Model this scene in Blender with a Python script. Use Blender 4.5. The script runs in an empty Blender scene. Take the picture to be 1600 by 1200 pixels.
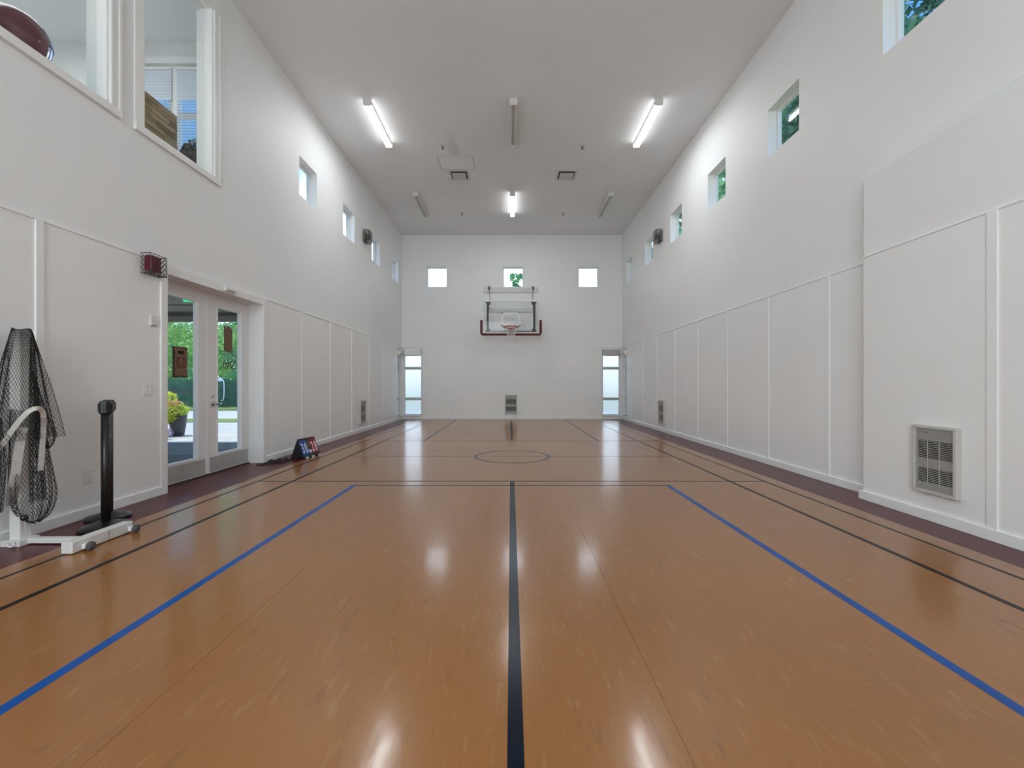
import bpy, math, random
from mathutils import Vector, Matrix
random.seed(7)
S = bpy.context.scene
C = S.collection
PI = math.pi

# ------------------------------------------------------------------ camera
CAMZ = 1.18
cd = bpy.data.cameras.new('camera'); cam = bpy.data.objects.new('camera', cd); C.objects.link(cam)
cam.location = (0, 0, CAMZ); cam.rotation_euler = (PI/2, 0, 0)
cd.sensor_width = 36; cd.lens = 36*672/1600; cd.shift_x = 1.5/1600; cd.shift_y = 2/1600
cd.clip_start = .05; cd.clip_end = 400
S.camera = cam

# ------------------------------------------------------------------ exposure
S.view_settings.view_transform = 'Standard'; S.view_settings.look = 'None'
S.view_settings.gamma = 1; S.view_settings.use_curve_mapping = False
S.view_settings.exposure = 0.24
S.cycles.max_bounces = 10; S.cycles.diffuse_bounces = 6; S.cycles.transparent_max_bounces = 16
S.cycles.sample_clamp_indirect = 6; S.cycles.caustics_reflective = False; S.cycles.caustics_refractive = False

# ------------------------------------------------------------------ sky
w = bpy.data.worlds.new('sky'); S.world = w; w.use_nodes = True
nt = w.node_tree; nt.nodes.clear()
def N(nt, t, **k):
    n = nt.nodes.new(t)
    for a, b in k.items(): setattr(n, a, b)
    return n
tc = N(nt, 'ShaderNodeTexCoord'); sp = N(nt, 'ShaderNodeSeparateXYZ'); nt.links.new(tc.outputs['Generated'], sp.inputs[0])
r1 = N(nt, 'ShaderNodeMapRange', interpolation_type='SMOOTHSTEP')
r1.inputs['From Min'].default_value = .79; r1.inputs['From Max'].default_value = .96
nt.links.new(sp.outputs['Y'], r1.inputs['Value'])
mx = N(nt, 'ShaderNodeMix', data_type='RGBA')
mx.inputs[6].default_value = (.13, .40, .92, 1); mx.inputs[7].default_value = (6.4, 7.1, 8.3, 1)
nt.links.new(r1.outputs[0], mx.inputs[0])
r2 = N(nt, 'ShaderNodeMapRange', interpolation_type='SMOOTHSTEP')
r2.inputs['From Min'].default_value = .0; r2.inputs['From Max'].default_value = .36
nt.links.new(sp.outputs['Z'], r2.inputs['Value'])
mx2 = N(nt, 'ShaderNodeMix', data_type='RGBA'); mx2.inputs[6].default_value = (1.25, 1.35, 1.5, 1)
nt.links.new(r2.outputs[0], mx2.inputs[0]); nt.links.new(mx.outputs[2], mx2.inputs[7])
bg = N(nt, 'ShaderNodeBackground'); bg.inputs['Strength'].default_value = 1.0
nt.links.new(mx2.outputs[2], bg.inputs[0])
wo = N(nt, 'ShaderNodeOutputWorld'); nt.links.new(bg.outputs[0], wo.inputs[0])

def lamp(name, kind, loc, rot, energy, size=None, color=(1,1,1)):
    d = bpy.data.lights.new(name, kind); d.energy = energy; d.color = color
    if size:
        d.shape = 'RECTANGLE'; d.size, d.size_y = size
    o = bpy.data.objects.new(name, d); C.objects.link(o); o.location = loc; o.rotation_euler = rot
    return o
sun = lamp('sun', 'SUN', (0, -20, 30), Vector((.15, .05, -1)).to_track_quat('-Z', 'Y').to_euler(), 3.7, color=(1, .96, .9))
sun.data.angle = .009
# added area fill behind the camera, brightens the whole hall
lamp('rear_fill', 'AREA', (-1.0, -4.75, 3.3), (PI/2, 0, -.18), 570, (7.0, 5.4), (.86, .955, 1.0))
lamp('upper_room_fill', 'AREA', (-6.0, 4.0, 6.08), (0, 0, 0), 36, (2.4, 3.0), (.97, .98, 1))  # added fill for the upper room, no lamp fitting there

# ------------------------------------------------------------------ materials
M = {}
def mat(name, col, rough=.5, metal=0, spec=.5, noise=None, bump=None, coat=0, emit=None, trans=0, ior=1.5, alpha=1):
    m = bpy.data.materials.new(name); m.use_nodes = True; t = m.node_tree
    b = t.nodes['Principled BSDF']
    b.inputs['Base Color'].default_value = (*col, 1); b.inputs['Roughness'].default_value = rough
    b.inputs['Metallic'].default_value = metal; b.inputs['Specular IOR Level'].default_value = spec
    b.inputs['Coat Weight'].default_value = coat; b.inputs['IOR'].default_value = ior
    b.inputs['Transmission Weight'].default_value = trans
    if emit: b.inputs['Emission Color'].default_value = (*emit[:3], 1); b.inputs['Emission Strength'].default_value = emit[3]
    if noise:      # (scale, amount[, col2])
        co = N(t, 'ShaderNodeTexCoord'); mp = N(t, 'ShaderNodeMapping'); nz = N(t, 'ShaderNodeTexNoise')
        sc = noise[0]; mp.inputs['Scale'].default_value = sc if isinstance(sc, tuple) else (sc,)*3
        nz.inputs['Scale'].default_value = 1; nz.inputs['Detail'].default_value = 5
        t.links.new(co.outputs['Object'], mp.inputs[0]); t.links.new(mp.outputs[0], nz.inputs[0])
        cr = N(t, 'ShaderNodeMapRange'); cr.inputs['From Min'].default_value = .35; cr.inputs['From Max'].default_value = .65
        t.links.new(nz.outputs[0], cr.inputs[0])
        mm = N(t, 'ShaderNodeMix', data_type='RGBA')
        c2 = noise[2] if len(noise) > 2 else tuple(c*(1-noise[1]) for c in col)
        mm.inputs[6].default_value = (*col, 1); mm.inputs[7].default_value = (*c2, 1)
        t.links.new(cr.outputs[0], mm.inputs[0]); t.links.new(mm.outputs[2], b.inputs['Base Color'])
    if bump:       # (scale, strength, distance)
        co = N(t, 'ShaderNodeTexCoord'); nz = N(t, 'ShaderNodeTexNoise'); bp = N(t, 'ShaderNodeBump')
        nz.inputs['Scale'].default_value = bump[0]; nz.inputs['Detail'].default_value = 3
        bp.inputs['Strength'].default_value = bump[1]; bp.inputs['Distance'].default_value = bump[2]
        t.links.new(co.outputs['Object'], nz.inputs[0]); t.links.new(nz.outputs[0], bp.inputs['Height'])
        t.links.new(bp.outputs[0], b.inputs['Normal'])
    M[name] = m
    return m
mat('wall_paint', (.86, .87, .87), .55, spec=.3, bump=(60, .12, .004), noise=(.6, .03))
mat('ceiling_paint', (.85, .865, .875), .8, spec=.2, bump=(70, .1, .004), noise=(.5, .05))
mat('trim_paint', (.86, .87, .865), .4, spec=.4)
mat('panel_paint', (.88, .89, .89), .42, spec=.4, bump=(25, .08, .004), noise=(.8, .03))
mat('door_paint', (.82, .82, .83), .35, spec=.4)
mat('kick_grey', (.50, .495, .48), .4, metal=.2, noise=(6, .12))
mat('vinyl_frame', (.82, .83, .83), .35)
mat('maroon_floor', (.105, .012, .018), .3, noise=((9, 1.6, 4), .25), bump=(6, .06, .01), spec=.14, coat=.10)
M['maroon_floor'].node_tree.nodes['Principled BSDF'].inputs['Coat Roughness'].default_value = .12
mat('line_black', (.012, .010, .010), .3, spec=.14)
mat('line_navy', (.004, .010, .022), .24, spec=.16, noise=(3, .4))
mat('line_blue', (.003, .085, .36), .24, spec=.16, noise=(4, .2))
mat('line_grey_blue', (.035, .055, .11), .25, spec=.16)
mat('subfloor', (.16, .08, .03), .7)
mat('black_plastic', (.008, .008, .009), .38, noise=(20, .2))
mat('black_base', (.010, .011, .014), .32, spec=.5, noise=(15, .2))
mat('net_cord', (.012, .012, .012), .7, noise=(60, .2))
mat('white_steel', (.72, .72, .71), .35, noise=(12, .06))
mat('tape_white', (.70, .70, .67), .7, noise=(30, .1))
mat('tape_sheer', (.46, .44, .42), .75, noise=(30, .12))
mat('caster_grey', (.10, .10, .11), .5, noise=(40, .2))
mat('chrome', (.35, .33, .31), .25, metal=1)
mat('steel_dark', (.045, .055, .052), .45, metal=.3, noise=(12, .2))
mat('hoop_red', (.40, .005, .010), .5, noise=(30, .1))
mat('pad_maroon', (.12, .008, .013), .5, noise=(20, .15))
mat('hoop_net', (.75, .75, .74), .7)
mat('board_white', (.80, .81, .82), .35)
mat('rail_white', (.70, .695, .685), .5, noise=(5, .05))
mat('heater_case', (.58, .57, .545), .4, noise=(8, .05))
mat('heater_slat', (.50, .49, .47), .42, noise=(10, .05))
mat('heater_dark', (.03, .03, .032), .6, noise=(10, .2))
mat('plate_white', (.78, .77, .74), .35)
mat('slot_grey', (.22, .22, .21), .5)
mat('cage_wire', (.035, .045, .042), .45, metal=.5)
mat('alarm_red', (.16, .008, .022), .35, spec=.5)
mat('speaker_grey', (.27, .27, .26), .6, noise=(40, .4))
mat('light_metal', (.68, .68, .67), .4)
mat('tube_off', (.62, .62, .62), .25)
mat('lens_dim', (.42, .42, .41), .3)
mat('tube_on', (1, 1, 1), .3, emit=(1, 1, 1, 6.5))
mat('vent_white', (.60, .60, .59), .5)
mat('vent_dark', (.012, .012, .012), .8)
mat('card_blue', (.006, .075, .35), .35, noise=(10, .15))
mat('card_red', (.26, .012, .03), .35, noise=(10, .15))
mat('card_black', (.010, .010, .012), .5)
mat('digit_pale', (.72, .80, .92), .4)
mat('digit_rose', (.86, .74, .76), .4)
mat('digit_yellow', (.60, .42, .04), .4)
mat('tag_white', (.62, .66, .72), .4)
mat('bag_black', (.007, .007, .008), .75, bump=(30, .4, .01), noise=(20, .3))
mat('plaque_tan', (.24, .13, .075), .55, noise=((30, 4, 30), .25))
mat('plaque_edge', (.045, .04, .035), .5)
mat('plaque_brown', (.12, .03, .012), .5)
mat('plaque_print', (.34, .20, .12), .5)
mat('paper_brown', (.20, .125, .08), .8, noise=(20, .1))
mat('sticker', (.05, .055, .05), .5)
mat('wood_plank', (.42, .28, .14), .6, noise=((3, 3, 40), .3))
mat('wood_plank_dark', (.29, .185, .085), .6, noise=((3, 3, 40), .3))
mat('wood_plank_pale', (.52, .36, .20), .6, noise=((3, 3, 40), .25))
mat('blind_slat', (.70, .75, .82), .5)
mat('fuzz_grey', (.10, .105, .10), .8, noise=(25, .5))
mat('fuzz_pale', (.42, .45, .33), .8, noise=(25, .4))
mat('ball_maroon', (.12, .012, .03), .12, spec=.8)
mat('ball_highlight', (.25, .35, .80), .15, spec=.8)
mat('seam_dark', (.01, .01, .05), .4)
mat('soffit', (.22, .21, .16), .7, noise=(2, .1))
mat('beam_dark', (.075, .072, .060), .7, noise=(3, .3))
mat('porch_floor', (.065, .075, .08), .7, noise=(5, .3), bump=(30, .3, .01))
mat('door_mat', (.045, .065, .10), .85, noise=((60, 4, 4), .55), bump=(80, .5, .01))
mat('concrete', (.47, .47, .46), .85, noise=(1.2, .18), bump=(30, .2, .01))
mat('asphalt', (.50, .50, .50), .85, noise=(.8, .12))
mat('grass', (.20, .30, .09), .9, noise=(3, .4), bump=(60, .6, .03))
mat('leaf_green', (.26, .50, .17), .5, noise=(1.3, .0, (.55, .78, .24)))
mat('leaf_teal', (.13, .40, .25), .5, noise=(1.3, .0, (.36, .66, .32)))
mat('leaf_dark', (.06, .19, .14), .6, noise=(1.5, .0, (.10, .26, .15)))
mat('leaf_shrub', (.36, .55, .05), .5, noise=(6, .0, (.85, .80, .10)))
mat('leaf_pink', (.75, .50, .22), .5, noise=(8, .0, (.60, .30, .22)))
mat('petal_white', (.72, .70, .74), .5); mat('petal_violet', (.38, .28, .52), .5)
mat('bark', (.20, .17, .13), .85, noise=((6, 6, 1), .4))
mat('bark_pale', (.48, .50, .44), .85, noise=((6, 6, 1), .3))
mat('pot_slate', (.055, .06, .075), .45, noise=(10, .3))
mat('reflection_green', (.02, .3, .1), .4, emit=(.03, .6, .22, .9))  # emissive green for the exit sign's reflection
mat('roof_grey', (.16, .16, .16), .8)
for k in ('leaf_green', 'leaf_teal', 'leaf_dark', 'leaf_shrub', 'leaf_pink'):
    t = M[k].node_tree; b = t.nodes['Principled BSDF']; tr = N(t, 'ShaderNodeBsdfTranslucent'); ms = N(t, 'ShaderNodeMixShader')
    ms.inputs[0].default_value = .35
    src = b.inputs['Base Color'].links[0].from_socket
    t.links.new(src, tr.inputs[0]); t.links.new(b.outputs[0], ms.inputs[1]); t.links.new(tr.outputs[0], ms.inputs[2])
    t.links.new(ms.outputs[0], t.nodes['Material Output'].inputs[0])

def glass(name, tint, refl):
    m = bpy.data.materials.new(name); m.use_nodes = True; t = m.node_tree; t.nodes.clear()
    tr = N(t, 'ShaderNodeBsdfTransparent'); tr.inputs[0].default_value = (*tint, 1)
    gl = N(t, 'ShaderNodeBsdfGlossy'); gl.inputs['Roughness'].default_value = .02
    lw = N(t, 'ShaderNodeLayerWeight'); pw_ = N(t, 'ShaderNodeMath', operation='POWER'); pw_.inputs[1].default_value = 5
    t.links.new(lw.outputs['Facing'], pw_.inputs[0])
    fr = N(t, 'ShaderNodeMath', operation='MULTIPLY_ADD'); fr.inputs[1].default_value = .45; fr.inputs[2].default_value = refl
    t.links.new(pw_.outputs[0], fr.inputs[0])
    ms = N(t, 'ShaderNodeMixShader'); o = N(t, 'ShaderNodeOutputMaterial')
    t.links.new(fr.outputs[0], ms.inputs[0]); t.links.new(tr.outputs[0], ms.inputs[1]); t.links.new(gl.outputs[0], ms.inputs[2])
    t.links.new(ms.outputs[0], o.inputs[0]); M[name] = m
glass('glass', (.97, .99, .98), .015)
glass('board_glass', (.95, .96, .96), .012)
m = bpy.data.materials.new('frosted'); m.use_nodes = True; t = m.node_tree; t.nodes.clear()
tl = N(t, 'ShaderNodeBsdfTranslucent'); tl.inputs[0].default_value = (.93, .97, .97, 1)
tp = N(t, 'ShaderNodeBsdfRefraction'); tp.inputs[0].default_value = (.95, .98, .98, 1); tp.inputs['Roughness'].default_value = .55; tp.inputs['IOR'].default_value = 1.1
ms = N(t, 'ShaderNodeMixShader'); ms.inputs[0].default_value = .6; o = N(t, 'ShaderNodeOutputMaterial')
t.links.new(tl.outputs[0], ms.inputs[1]); t.links.new(tp.outputs[0], ms.inputs[2]); t.links.new(ms.outputs[0], o.inputs[0])
M['frosted'] = m

# gym floor sheet vinyl: streaky tan marbling under a gloss finish
def floor_mat():
    m = mat('vinyl_tan', (.30, .15, .055), .30, spec=.22, coat=.50)
    t = m.node_tree; b = t.nodes['Principled BSDF']; b.inputs['Coat Roughness'].default_value = .13; b.inputs['Coat IOR'].default_value = 1.55
    co = N(t, 'ShaderNodeTexCoord')
    def nz(sc, det=5, dist=0.0):
        mp = N(t, 'ShaderNodeMapping'); mp.inputs['Scale'].default_value = sc; n = N(t, 'ShaderNodeTexNoise')
        n.inputs['Scale'].default_value = 1; n.inputs['Detail'].default_value = det; n.inputs['Distortion'].default_value = dist
        t.links.new(co.outputs['Object'], mp.inputs[0]); t.links.new(mp.outputs[0], n.inputs[0]); return n
    def rng(n, a, c):
        r = N(t, 'ShaderNodeMapRange'); r.inputs['From Min'].default_value = a; r.inputs['From Max'].default_value = c
        t.links.new(n.outputs[0], r.inputs[0]); return r
    def mix(fac, A, B):
        x = N(t, 'ShaderNodeMix', data_type='RGBA'); t.links.new(fac.outputs[0], x.inputs[0])
        if isinstance(A, tuple): x.inputs[6].default_value = (*A, 1)
        else: t.links.new(A.outputs[2], x.inputs[6])
        x.inputs[7].default_value = (*B, 1); return x
    c = mix(rng(nz((.7, .5, 1), 4), .35, .65), (.330, .140, .038), (.290, .119, .031))
    c = mix(rng(nz((30, 6, 1), 6, .6), .58, .80), c, (.37, .205, .078))
    c = mix(rng(nz((24, 4.5, 3), 6, .8), .60, .82), c, (.20, .092, .036))
    c = mix(rng(nz((120, 40, 3), 3), .68, .76), c, (.19, .09, .04))
    t.links.new(c.outputs[2], b.inputs['Base Color'])
    bp = N(t, 'ShaderNodeBump'); bp.inputs['Strength'].default_value = .16; bp.inputs['Distance'].default_value = .006
    n = nz((9, 5, 1), 4); t.links.new(n.outputs[0], bp.inputs['Height'])
    t.links.new(bp.outputs[0], b.inputs['Normal']); t.links.new(bp.outputs[0], b.inputs['Coat Normal'])
floor_mat()

# ------------------------------------------------------------------ helpers
class MB:
    def __init__(s): s.v = []; s.f = []
    def box(s, x0, x1, y0, y1, z0, z1):
        if x0 > x1: x0, x1 = x1, x0
        if y0 > y1: y0, y1 = y1, y0
        if z0 > z1: z0, z1 = z1, z0
        n = len(s.v)
        s.v += [(x0,y0,z0),(x1,y0,z0),(x1,y1,z0),(x0,y1,z0),(x0,y0,z1),(x1,y0,z1),(x1,y1,z1),(x0,y1,z1)]
        s.f += [tuple(n+i for i in q) for q in ((0,3,2,1),(4,5,6,7),(0,1,5,4),(1,2,6,5),(2,3,7,6),(3,0,4,7))]
        return s
    def prism(s, poly, axis, a, b):          # closed 2-D outline extruded along an axis
        n = len(s.v); k = len(poly)
        for h in (a, b):
            for p, q in poly:
                s.v.append({'x': (h, p, q), 'y': (p, h, q), 'z': (p, q, h)}[axis])
        s.f.append(tuple(n+i for i in range(k))); s.f.append(tuple(n+k+i for i in reversed(range(k))))
        for i in range(k):
            j = (i+1) % k; s.f.append((n+i, n+k+i, n+k+j, n+j))
        return s
    def lathe(s, prof, c=(0,0,0), seg=24, axis='z'):
        n = len(s.v)
        for r, h in prof:
            for i in range(seg):
                a = 2*PI*i/seg; x, y = r*math.cos(a), r*math.sin(a)
                p = {'z': (x, y, h), 'y': (x, h, y), 'x': (h, x, y)}[axis]
                s.v.append((c[0]+p[0], c[1]+p[1], c[2]+p[2]))
        for j in range(len(prof)-1):
            for i in range(seg):
                k = (i+1) % seg; s.f.append((n+j*seg+i, n+j*seg+k, n+(j+1)*seg+k, n+(j+1)*seg+i))
        s.f.append(tuple(n+i for i in reversed(range(seg)))); m = n+(len(prof)-1)*seg
        s.f.append(tuple(m+i for i in range(seg)))
        return s
    def tube(s, pts, r, seg=8, closed=False):
        P = [Vector(p) for p in pts]; n = len(s.v); K = len(P)
        for i, p in enumerate(P):
            if closed: d = P[(i+1) % K]-P[i-1]
            else: d = P[min(i+1, K-1)]-P[max(i-1, 0)]
            d.normalize(); up = Vector((0,0,1)) if abs(d.z) < .9 else Vector((1,0,0))
            a = d.cross(up).normalized(); b = d.cross(a)
            for j in range(seg):
                t = 2*PI*j/seg; s.v.append(tuple(p+a*(r*math.cos(t))+b*(r*math.sin(t))))
        for i in range(K if closed else K-1):
            i2 = (i+1) % K
            for j in range(seg):
                k = (j+1) % seg; s.f.append((n+i*seg+j, n+i2*seg+j, n+i2*seg+k, n+i*seg+k))
        if not closed:
            s.f.append(tuple(n+j for j in range(seg))); s.f.append(tuple(n+(K-1)*seg+j for j in reversed(range(seg))))
        return s
    def ribbon(s, pts, w, th=.0015, up=Vector((0,0,1))):
        for i in range(len(pts)-1):
            a, b = Vector(pts[i]), Vector(pts[i+1]); d = (b-a).normalized()
            for_up = w if isinstance(w, Vector) else None
            n = len(s.v)
        n = len(s.v)
        for i, p in enumerate(pts):
            p = Vector(p); d = (Vector(pts[min(i+1, len(pts)-1)])-Vector(pts[max(i-1, 0)])).normalized()
            view = (Vector((0,0,CAMZ))-p).normalized() if up is None else up
            side = d.cross(Vector((1, -.9, 0)).normalized()).normalized() if up is None else view
            nn = d.cross(side).normalized()
            for a, b in ((-1,-1),(1,-1),(1,1),(-1,1)):
                s.v.append(tuple(p+side*(a*w/2)+nn*(b*th/2)))
        for i in range(len(pts)-1):
            for j in range(4):
                k = (j+1) % 4; s.f.append((n+i*4+j, n+i*4+k, n+i*4+4+k, n+i*4+4+j))
        return s
    def build(s, name, m, parent=None, smooth=False, bevel=0, loc=None, kind=None):
        me = bpy.data.meshes.new(name); me.from_pydata(s.v, [], s.f); me.update()
        me.materials.append(M[m] if isinstance(m, str) else m)
        o = bpy.data.objects.new(name, me); C.objects.link(o)
        if smooth:
            for p in me.polygons: p.use_smooth = len(p.vertices) <= 4
        if bevel:
            bv = o.modifiers.new('b', 'BEVEL'); bv.width = bevel; bv.segments = 2; bv.limit_method = 'ANGLE'
        if parent: o.parent = parent
        if loc: o.location = loc
        if kind: o['kind'] = kind
        return o
def tag(o, label, cat, group=None):
    o['label'] = label; o['category'] = cat
    if group: o['group'] = group
    return o
def thing(name, label, cat, loc=(0,0,0), rz=0, group=None):
    o = bpy.data.objects.new(name, None); o.empty_display_size = .05; C.objects.link(o)
    o.location = loc; o.rotation_euler = (0, 0, rz)
    return tag(o, label, cat, group)
def sempty(name):
    o = bpy.data.objects.new(name, None); o.empty_display_size = .05; C.objects.link(o); o['kind'] = 'structure'; return o
def dup(root, loc, rz, label, group=None):
    def cp(o, parent):
        c = o.copy(); C.objects.link(c)
        if parent is not None: c.parent = parent
        for ch in [x for x in bpy.data.objects if x.parent == o]: cp(ch, c)
        return c
    r = cp(root, None); r.location = loc; r.rotation_euler = (0, 0, rz); r['label'] = label
    if group: r['group'] = group
    return r
def box(name, m, a, parent=None, bevel=0, kind=None):
    return MB().box(*a).build(name, m, parent, bevel=bevel, kind=kind)

XL, XR, YB, YF, H = -3.79, 3.856, 14.93, -5.0, 6.40
XB, YBUMP = 3.667, 4.47
RL, RR, RBK = -PI/2, PI/2, PI            # local +y points into the room

# wall with rectangular openings: u along, z up, w depth outwards
def wall(name, P, u0, u1, z0, z1, holes, th, m):
    us = sorted({u0, u1, *[h[0] for h in holes], *[h[1] for h in holes]})
    zs = sorted({z0, z1, *[h[2] for h in holes], *[h[3] for h in holes]})
    us = [u for u in us if u0 <= u <= u1]; zs = [z for z in zs if z0 <= z <= z1]
    def solid(i, j):
        if i < 0 or j < 0 or i >= len(us)-1 or j >= len(zs)-1: return False
        cu, cz = (us[i]+us[i+1])/2, (zs[j]+zs[j+1])/2
        return not any(h[0] < cu < h[1] and h[2] < cz < h[3] for h in holes)
    vs = {}; V = []; F = []
    def v(i, j, k):
        if (i, j, k) not in vs:
            vs[(i, j, k)] = len(V); V.append(P(us[i], zs[j], k*th))
        return vs[(i, j, k)]
    for i in range(len(us)-1):
        for j in range(len(zs)-1):
            if not solid(i, j): continue
            F.append((v(i,j,0), v(i+1,j,0), v(i+1,j+1,0), v(i,j+1,0)))
            F.append((v(i,j,1), v(i,j+1,1), v(i+1,j+1,1), v(i+1,j,1)))
            if not solid(i-1, j): F.append((v(i,j,0), v(i,j+1,0), v(i,j+1,1), v(i,j,1)))
            if not solid(i+1, j): F.append((v(i+1,j,0), v(i+1,j,1), v(i+1,j+1,1), v(i+1,j+1,0)))
            if not solid(i, j-1): F.append((v(i,j,0), v(i,j,1), v(i+1,j,1), v(i+1,j,0)))
            if not solid(i, j+1): F.append((v(i,j+1,0), v(i+1,j+1,0), v(i+1,j+1,1), v(i,j+1,1)))
    me = bpy.data.meshes.new(name); me.from_pydata(V, [], F)
    import bmesh
    bm = bmesh.new(); bm.from_mesh(me); bmesh.ops.recalc_face_normals(bm, faces=bm.faces); bm.to_mesh(me); bm.free()
    me.materials.append(M[m]); o = bpy.data.objects.new(name, me); C.objects.link(o); o['kind'] = 'structure'
    return o
PLw = lambda u, z, w: (XL-w, u, z)
PRw = lambda u, z, w: (XR+w, u, z)
PBw = lambda u, z, w: (u, YB+w, z)

WS = .35
winL = [8.05, 10.06, 12.07, 14.07]
winR = [4.11, 6.11, 8.08, 10.06, 12.05, 14.03]
winB = [-2.585, .08, 2.70]
WZ = (4.60, 5.30)
DOOR = (4.71, 6.53, -.02, 2.40)
TH = .21
holesL = [DOOR, (2.80, 4.05, 3.83, 5.95), (4.43, 5.47, 3.83, 5.95), (14.32, 14.82, .14, 2.42)] + [(c-WS, c+WS, *WZ) for c in winL]
holesR = [(c-WS, c+WS, *WZ) for c in winR] + [(14.32, 14.82, .14, 2.42)]
holesB = [(c-WS, c+WS, *WZ) for c in winB] + [(-3.73, -3.10, .14, 2.42), (3.17, 3.79, .14, 2.42)]
wl = wall('wall_left', PLw, YF, YB, -.1, H, holesL, TH, 'wall_paint')
wr = wall('wall_right', PRw, YF, YB, -.1, H, holesR, TH, 'wall_paint')
wb = wall('wall_back', PBw, XL-TH, XR+TH, -.1, H, holesB, TH, 'wall_paint')
wf = box('wall_front', 'wall_paint', (XL-TH, XR+TH, YF-.2, YF, -.1, H), kind='structure')
ce = box('ceiling', 'ceiling_paint', (XL-TH, XR+TH, YF-.2, YB+TH, H, H+.25), kind='structure')
# furred-out lower wall with a sloped top on the right, near the camera
bump = MB().prism([(XR, -.1), (XB, -.1), (XB, 3.33), (XR, 3.52)], 'y', YF, YBUMP).build('wall_right_ledge', 'wall_paint', kind='structure')

# ceiling stain: a soft-edged darker patch in the paint
t = M['ceiling_paint'].node_tree; b = t.nodes['Principled BSDF']; src = b.inputs['Base Color'].links[0].from_socket
co = N(t, 'ShaderNodeTexCoord'); mp = N(t, 'ShaderNodeMapping', vector_type='POINT')
mp.inputs['Location'].default_value = (-(-1.27)/.16, -9.55/.75, 0); mp.inputs['Scale'].default_value = (1/.16, 1/.75, 0)
gr = N(t, 'ShaderNodeTexGradient', gradient_type='SPHERICAL')
t.links.new(co.outputs['Object'], mp.inputs[0]); t.links.new(mp.outputs[0], gr.inputs[0])
rr = N(t, 'ShaderNodeMapRange'); rr.inputs['To Max'].default_value = .22; rr.inputs['From Max'].default_value = .6
t.links.new(gr.outputs[1], rr.inputs[0])
mm = N(t, 'ShaderNodeMix', data_type='RGBA'); mm.inputs[7].default_value = (.33, .33, .33, 1)
t.links.new(rr.outputs[0], mm.inputs[0]); t.links.new(src, mm.inputs[6]); t.links.new(mm.outputs[2], b.inputs['Base Color'])

# ------------------------------------------------------------------ floor
fl = box('floor', 'subfloor', (XL-TH, XR+TH, YF-.2, YB+TH, -.12, -.004), kind='structure')
EL, ER = -3.28, 3.30
seams = [EL, -3.23+.0, -1.33, .57, 2.47, ER]
g = .0007
xs = [EL, -1.33, .57, 2.47, ER]
for a, c in zip(xs[:-1], xs[1:]):
    box('vinyl_sheet', 'vinyl_tan', (a+g, c-g, YF, 1.72-g, -.004, 0), fl)
    box('vinyl_sheet', 'vinyl_tan', (a+g, c-g, 1.72+g*.3, YB-.062, -.004, 0), fl)
box('border_strip', 'maroon_floor', (XL-.005, EL, YF, YB-.062, -.004, 0), fl)
box('border_strip', 'maroon_floor', (ER, XR+.005, YF, YB-.062, -.004, 0), fl)
box('border_strip', 'maroon_floor', (XL-.005, XR+.005, YB-.06, YB, -.004, 0), fl)
T = .0012
def line(m, a): return box('court_line', m, (a[0], a[1], a[2], a[3], 0, T), fl)
for s in (-1, 1):
    line('line_blue', (s*1.85-.026, s*1.85+.026, YF, 5.09))
    line('line_black', (s*2.69-.02, s*2.69+.02, YF, 14.3))
    line('line_black', (s*3.115-.014, s*3.115+.014, YF, 14.5))
    line('line_grey_blue', (s*1.85-.024, s*1.85+.024, 9.11, 14.4))
line('line_navy', (-.012, .042, YF, 5.29))
line('line_black', (-.012, .042, 9.2, 14.4))
line('line_black', (-3.10, 3.10, 5.275, 5.303))
line('line_grey_blue', (-1.824, 1.824, 5.05, 5.085))
line('line_grey_blue', (-2.67, 2.67, 7.13, 7.155))
line('line_grey_blue', (-3.10, 3.10, 9.095, 9.118))
ring = MB(); K = 64; cx, cy = .02, 7.14
for r, z in ((.585, T*1.3), (.625, T*1.3)):
    for i in range(K): ring.v.append((cx+r*math.cos(2*PI*i/K), cy+r*math.sin(2*PI*i/K), z))
for r in (.585, .625):
    for i in range(K): ring.v.append((cx+r*math.cos(2*PI*i/K), cy+r*math.sin(2*PI*i/K), 0))
for i in range(K):
    j = (i+1) % K
    ring.f += [(i, K+i, K+j, j), (K+i, 3*K+i, 3*K+j, K+j), (j, 2*K+j, 2*K+i, i)]
ring.build('centre_circle', 'line_grey_blue', fl)

# ------------------------------------------------------------------ wainscot panels, battens, cap, skirting
PT, BT, WT = .012, .013, 2.51
def run(parent, P2, edges, battens, bw=.062, zt=WT, mk_panels=True):
    # P2(u0,u1,z0,z1,w0,w1) -> box bounds, w measured into the room
    for a, c in edges:
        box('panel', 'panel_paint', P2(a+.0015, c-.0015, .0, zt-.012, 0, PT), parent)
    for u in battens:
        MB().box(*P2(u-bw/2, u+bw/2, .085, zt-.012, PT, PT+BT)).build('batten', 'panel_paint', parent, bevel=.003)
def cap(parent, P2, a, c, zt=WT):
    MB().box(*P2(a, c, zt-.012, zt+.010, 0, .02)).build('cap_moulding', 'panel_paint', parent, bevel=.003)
L2 = lambda a, c, z0, z1, w0, w1: (XL+w0, XL+w1, a, c, z0, z1)
R2 = lambda a, c, z0, z1, w0, w1: (XR-w0, XR-w1, a, c, z0, z1)
Q2 = lambda a, c, z0, z1, w0, w1: (XB-w0, XB-w1, a, c, z0, z1)
B2 = lambda a, c, z0, z1, w0, w1: (a, c, YB-w0, YB-w1, z0, z1)
eL = [-5, -1.45, -.23, .99, 2.21, 3.44, 4.625]
eL2 = [6.615, 7.78, 9.00, 10.22, 11.44, 12.66, 13.88, 14.30]
run(wl, L2, list(zip(eL[:-1], eL[1:]))+list(zip(eL2[:-1], eL2[1:])), eL[1:-1]+eL2[1:-1])
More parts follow.
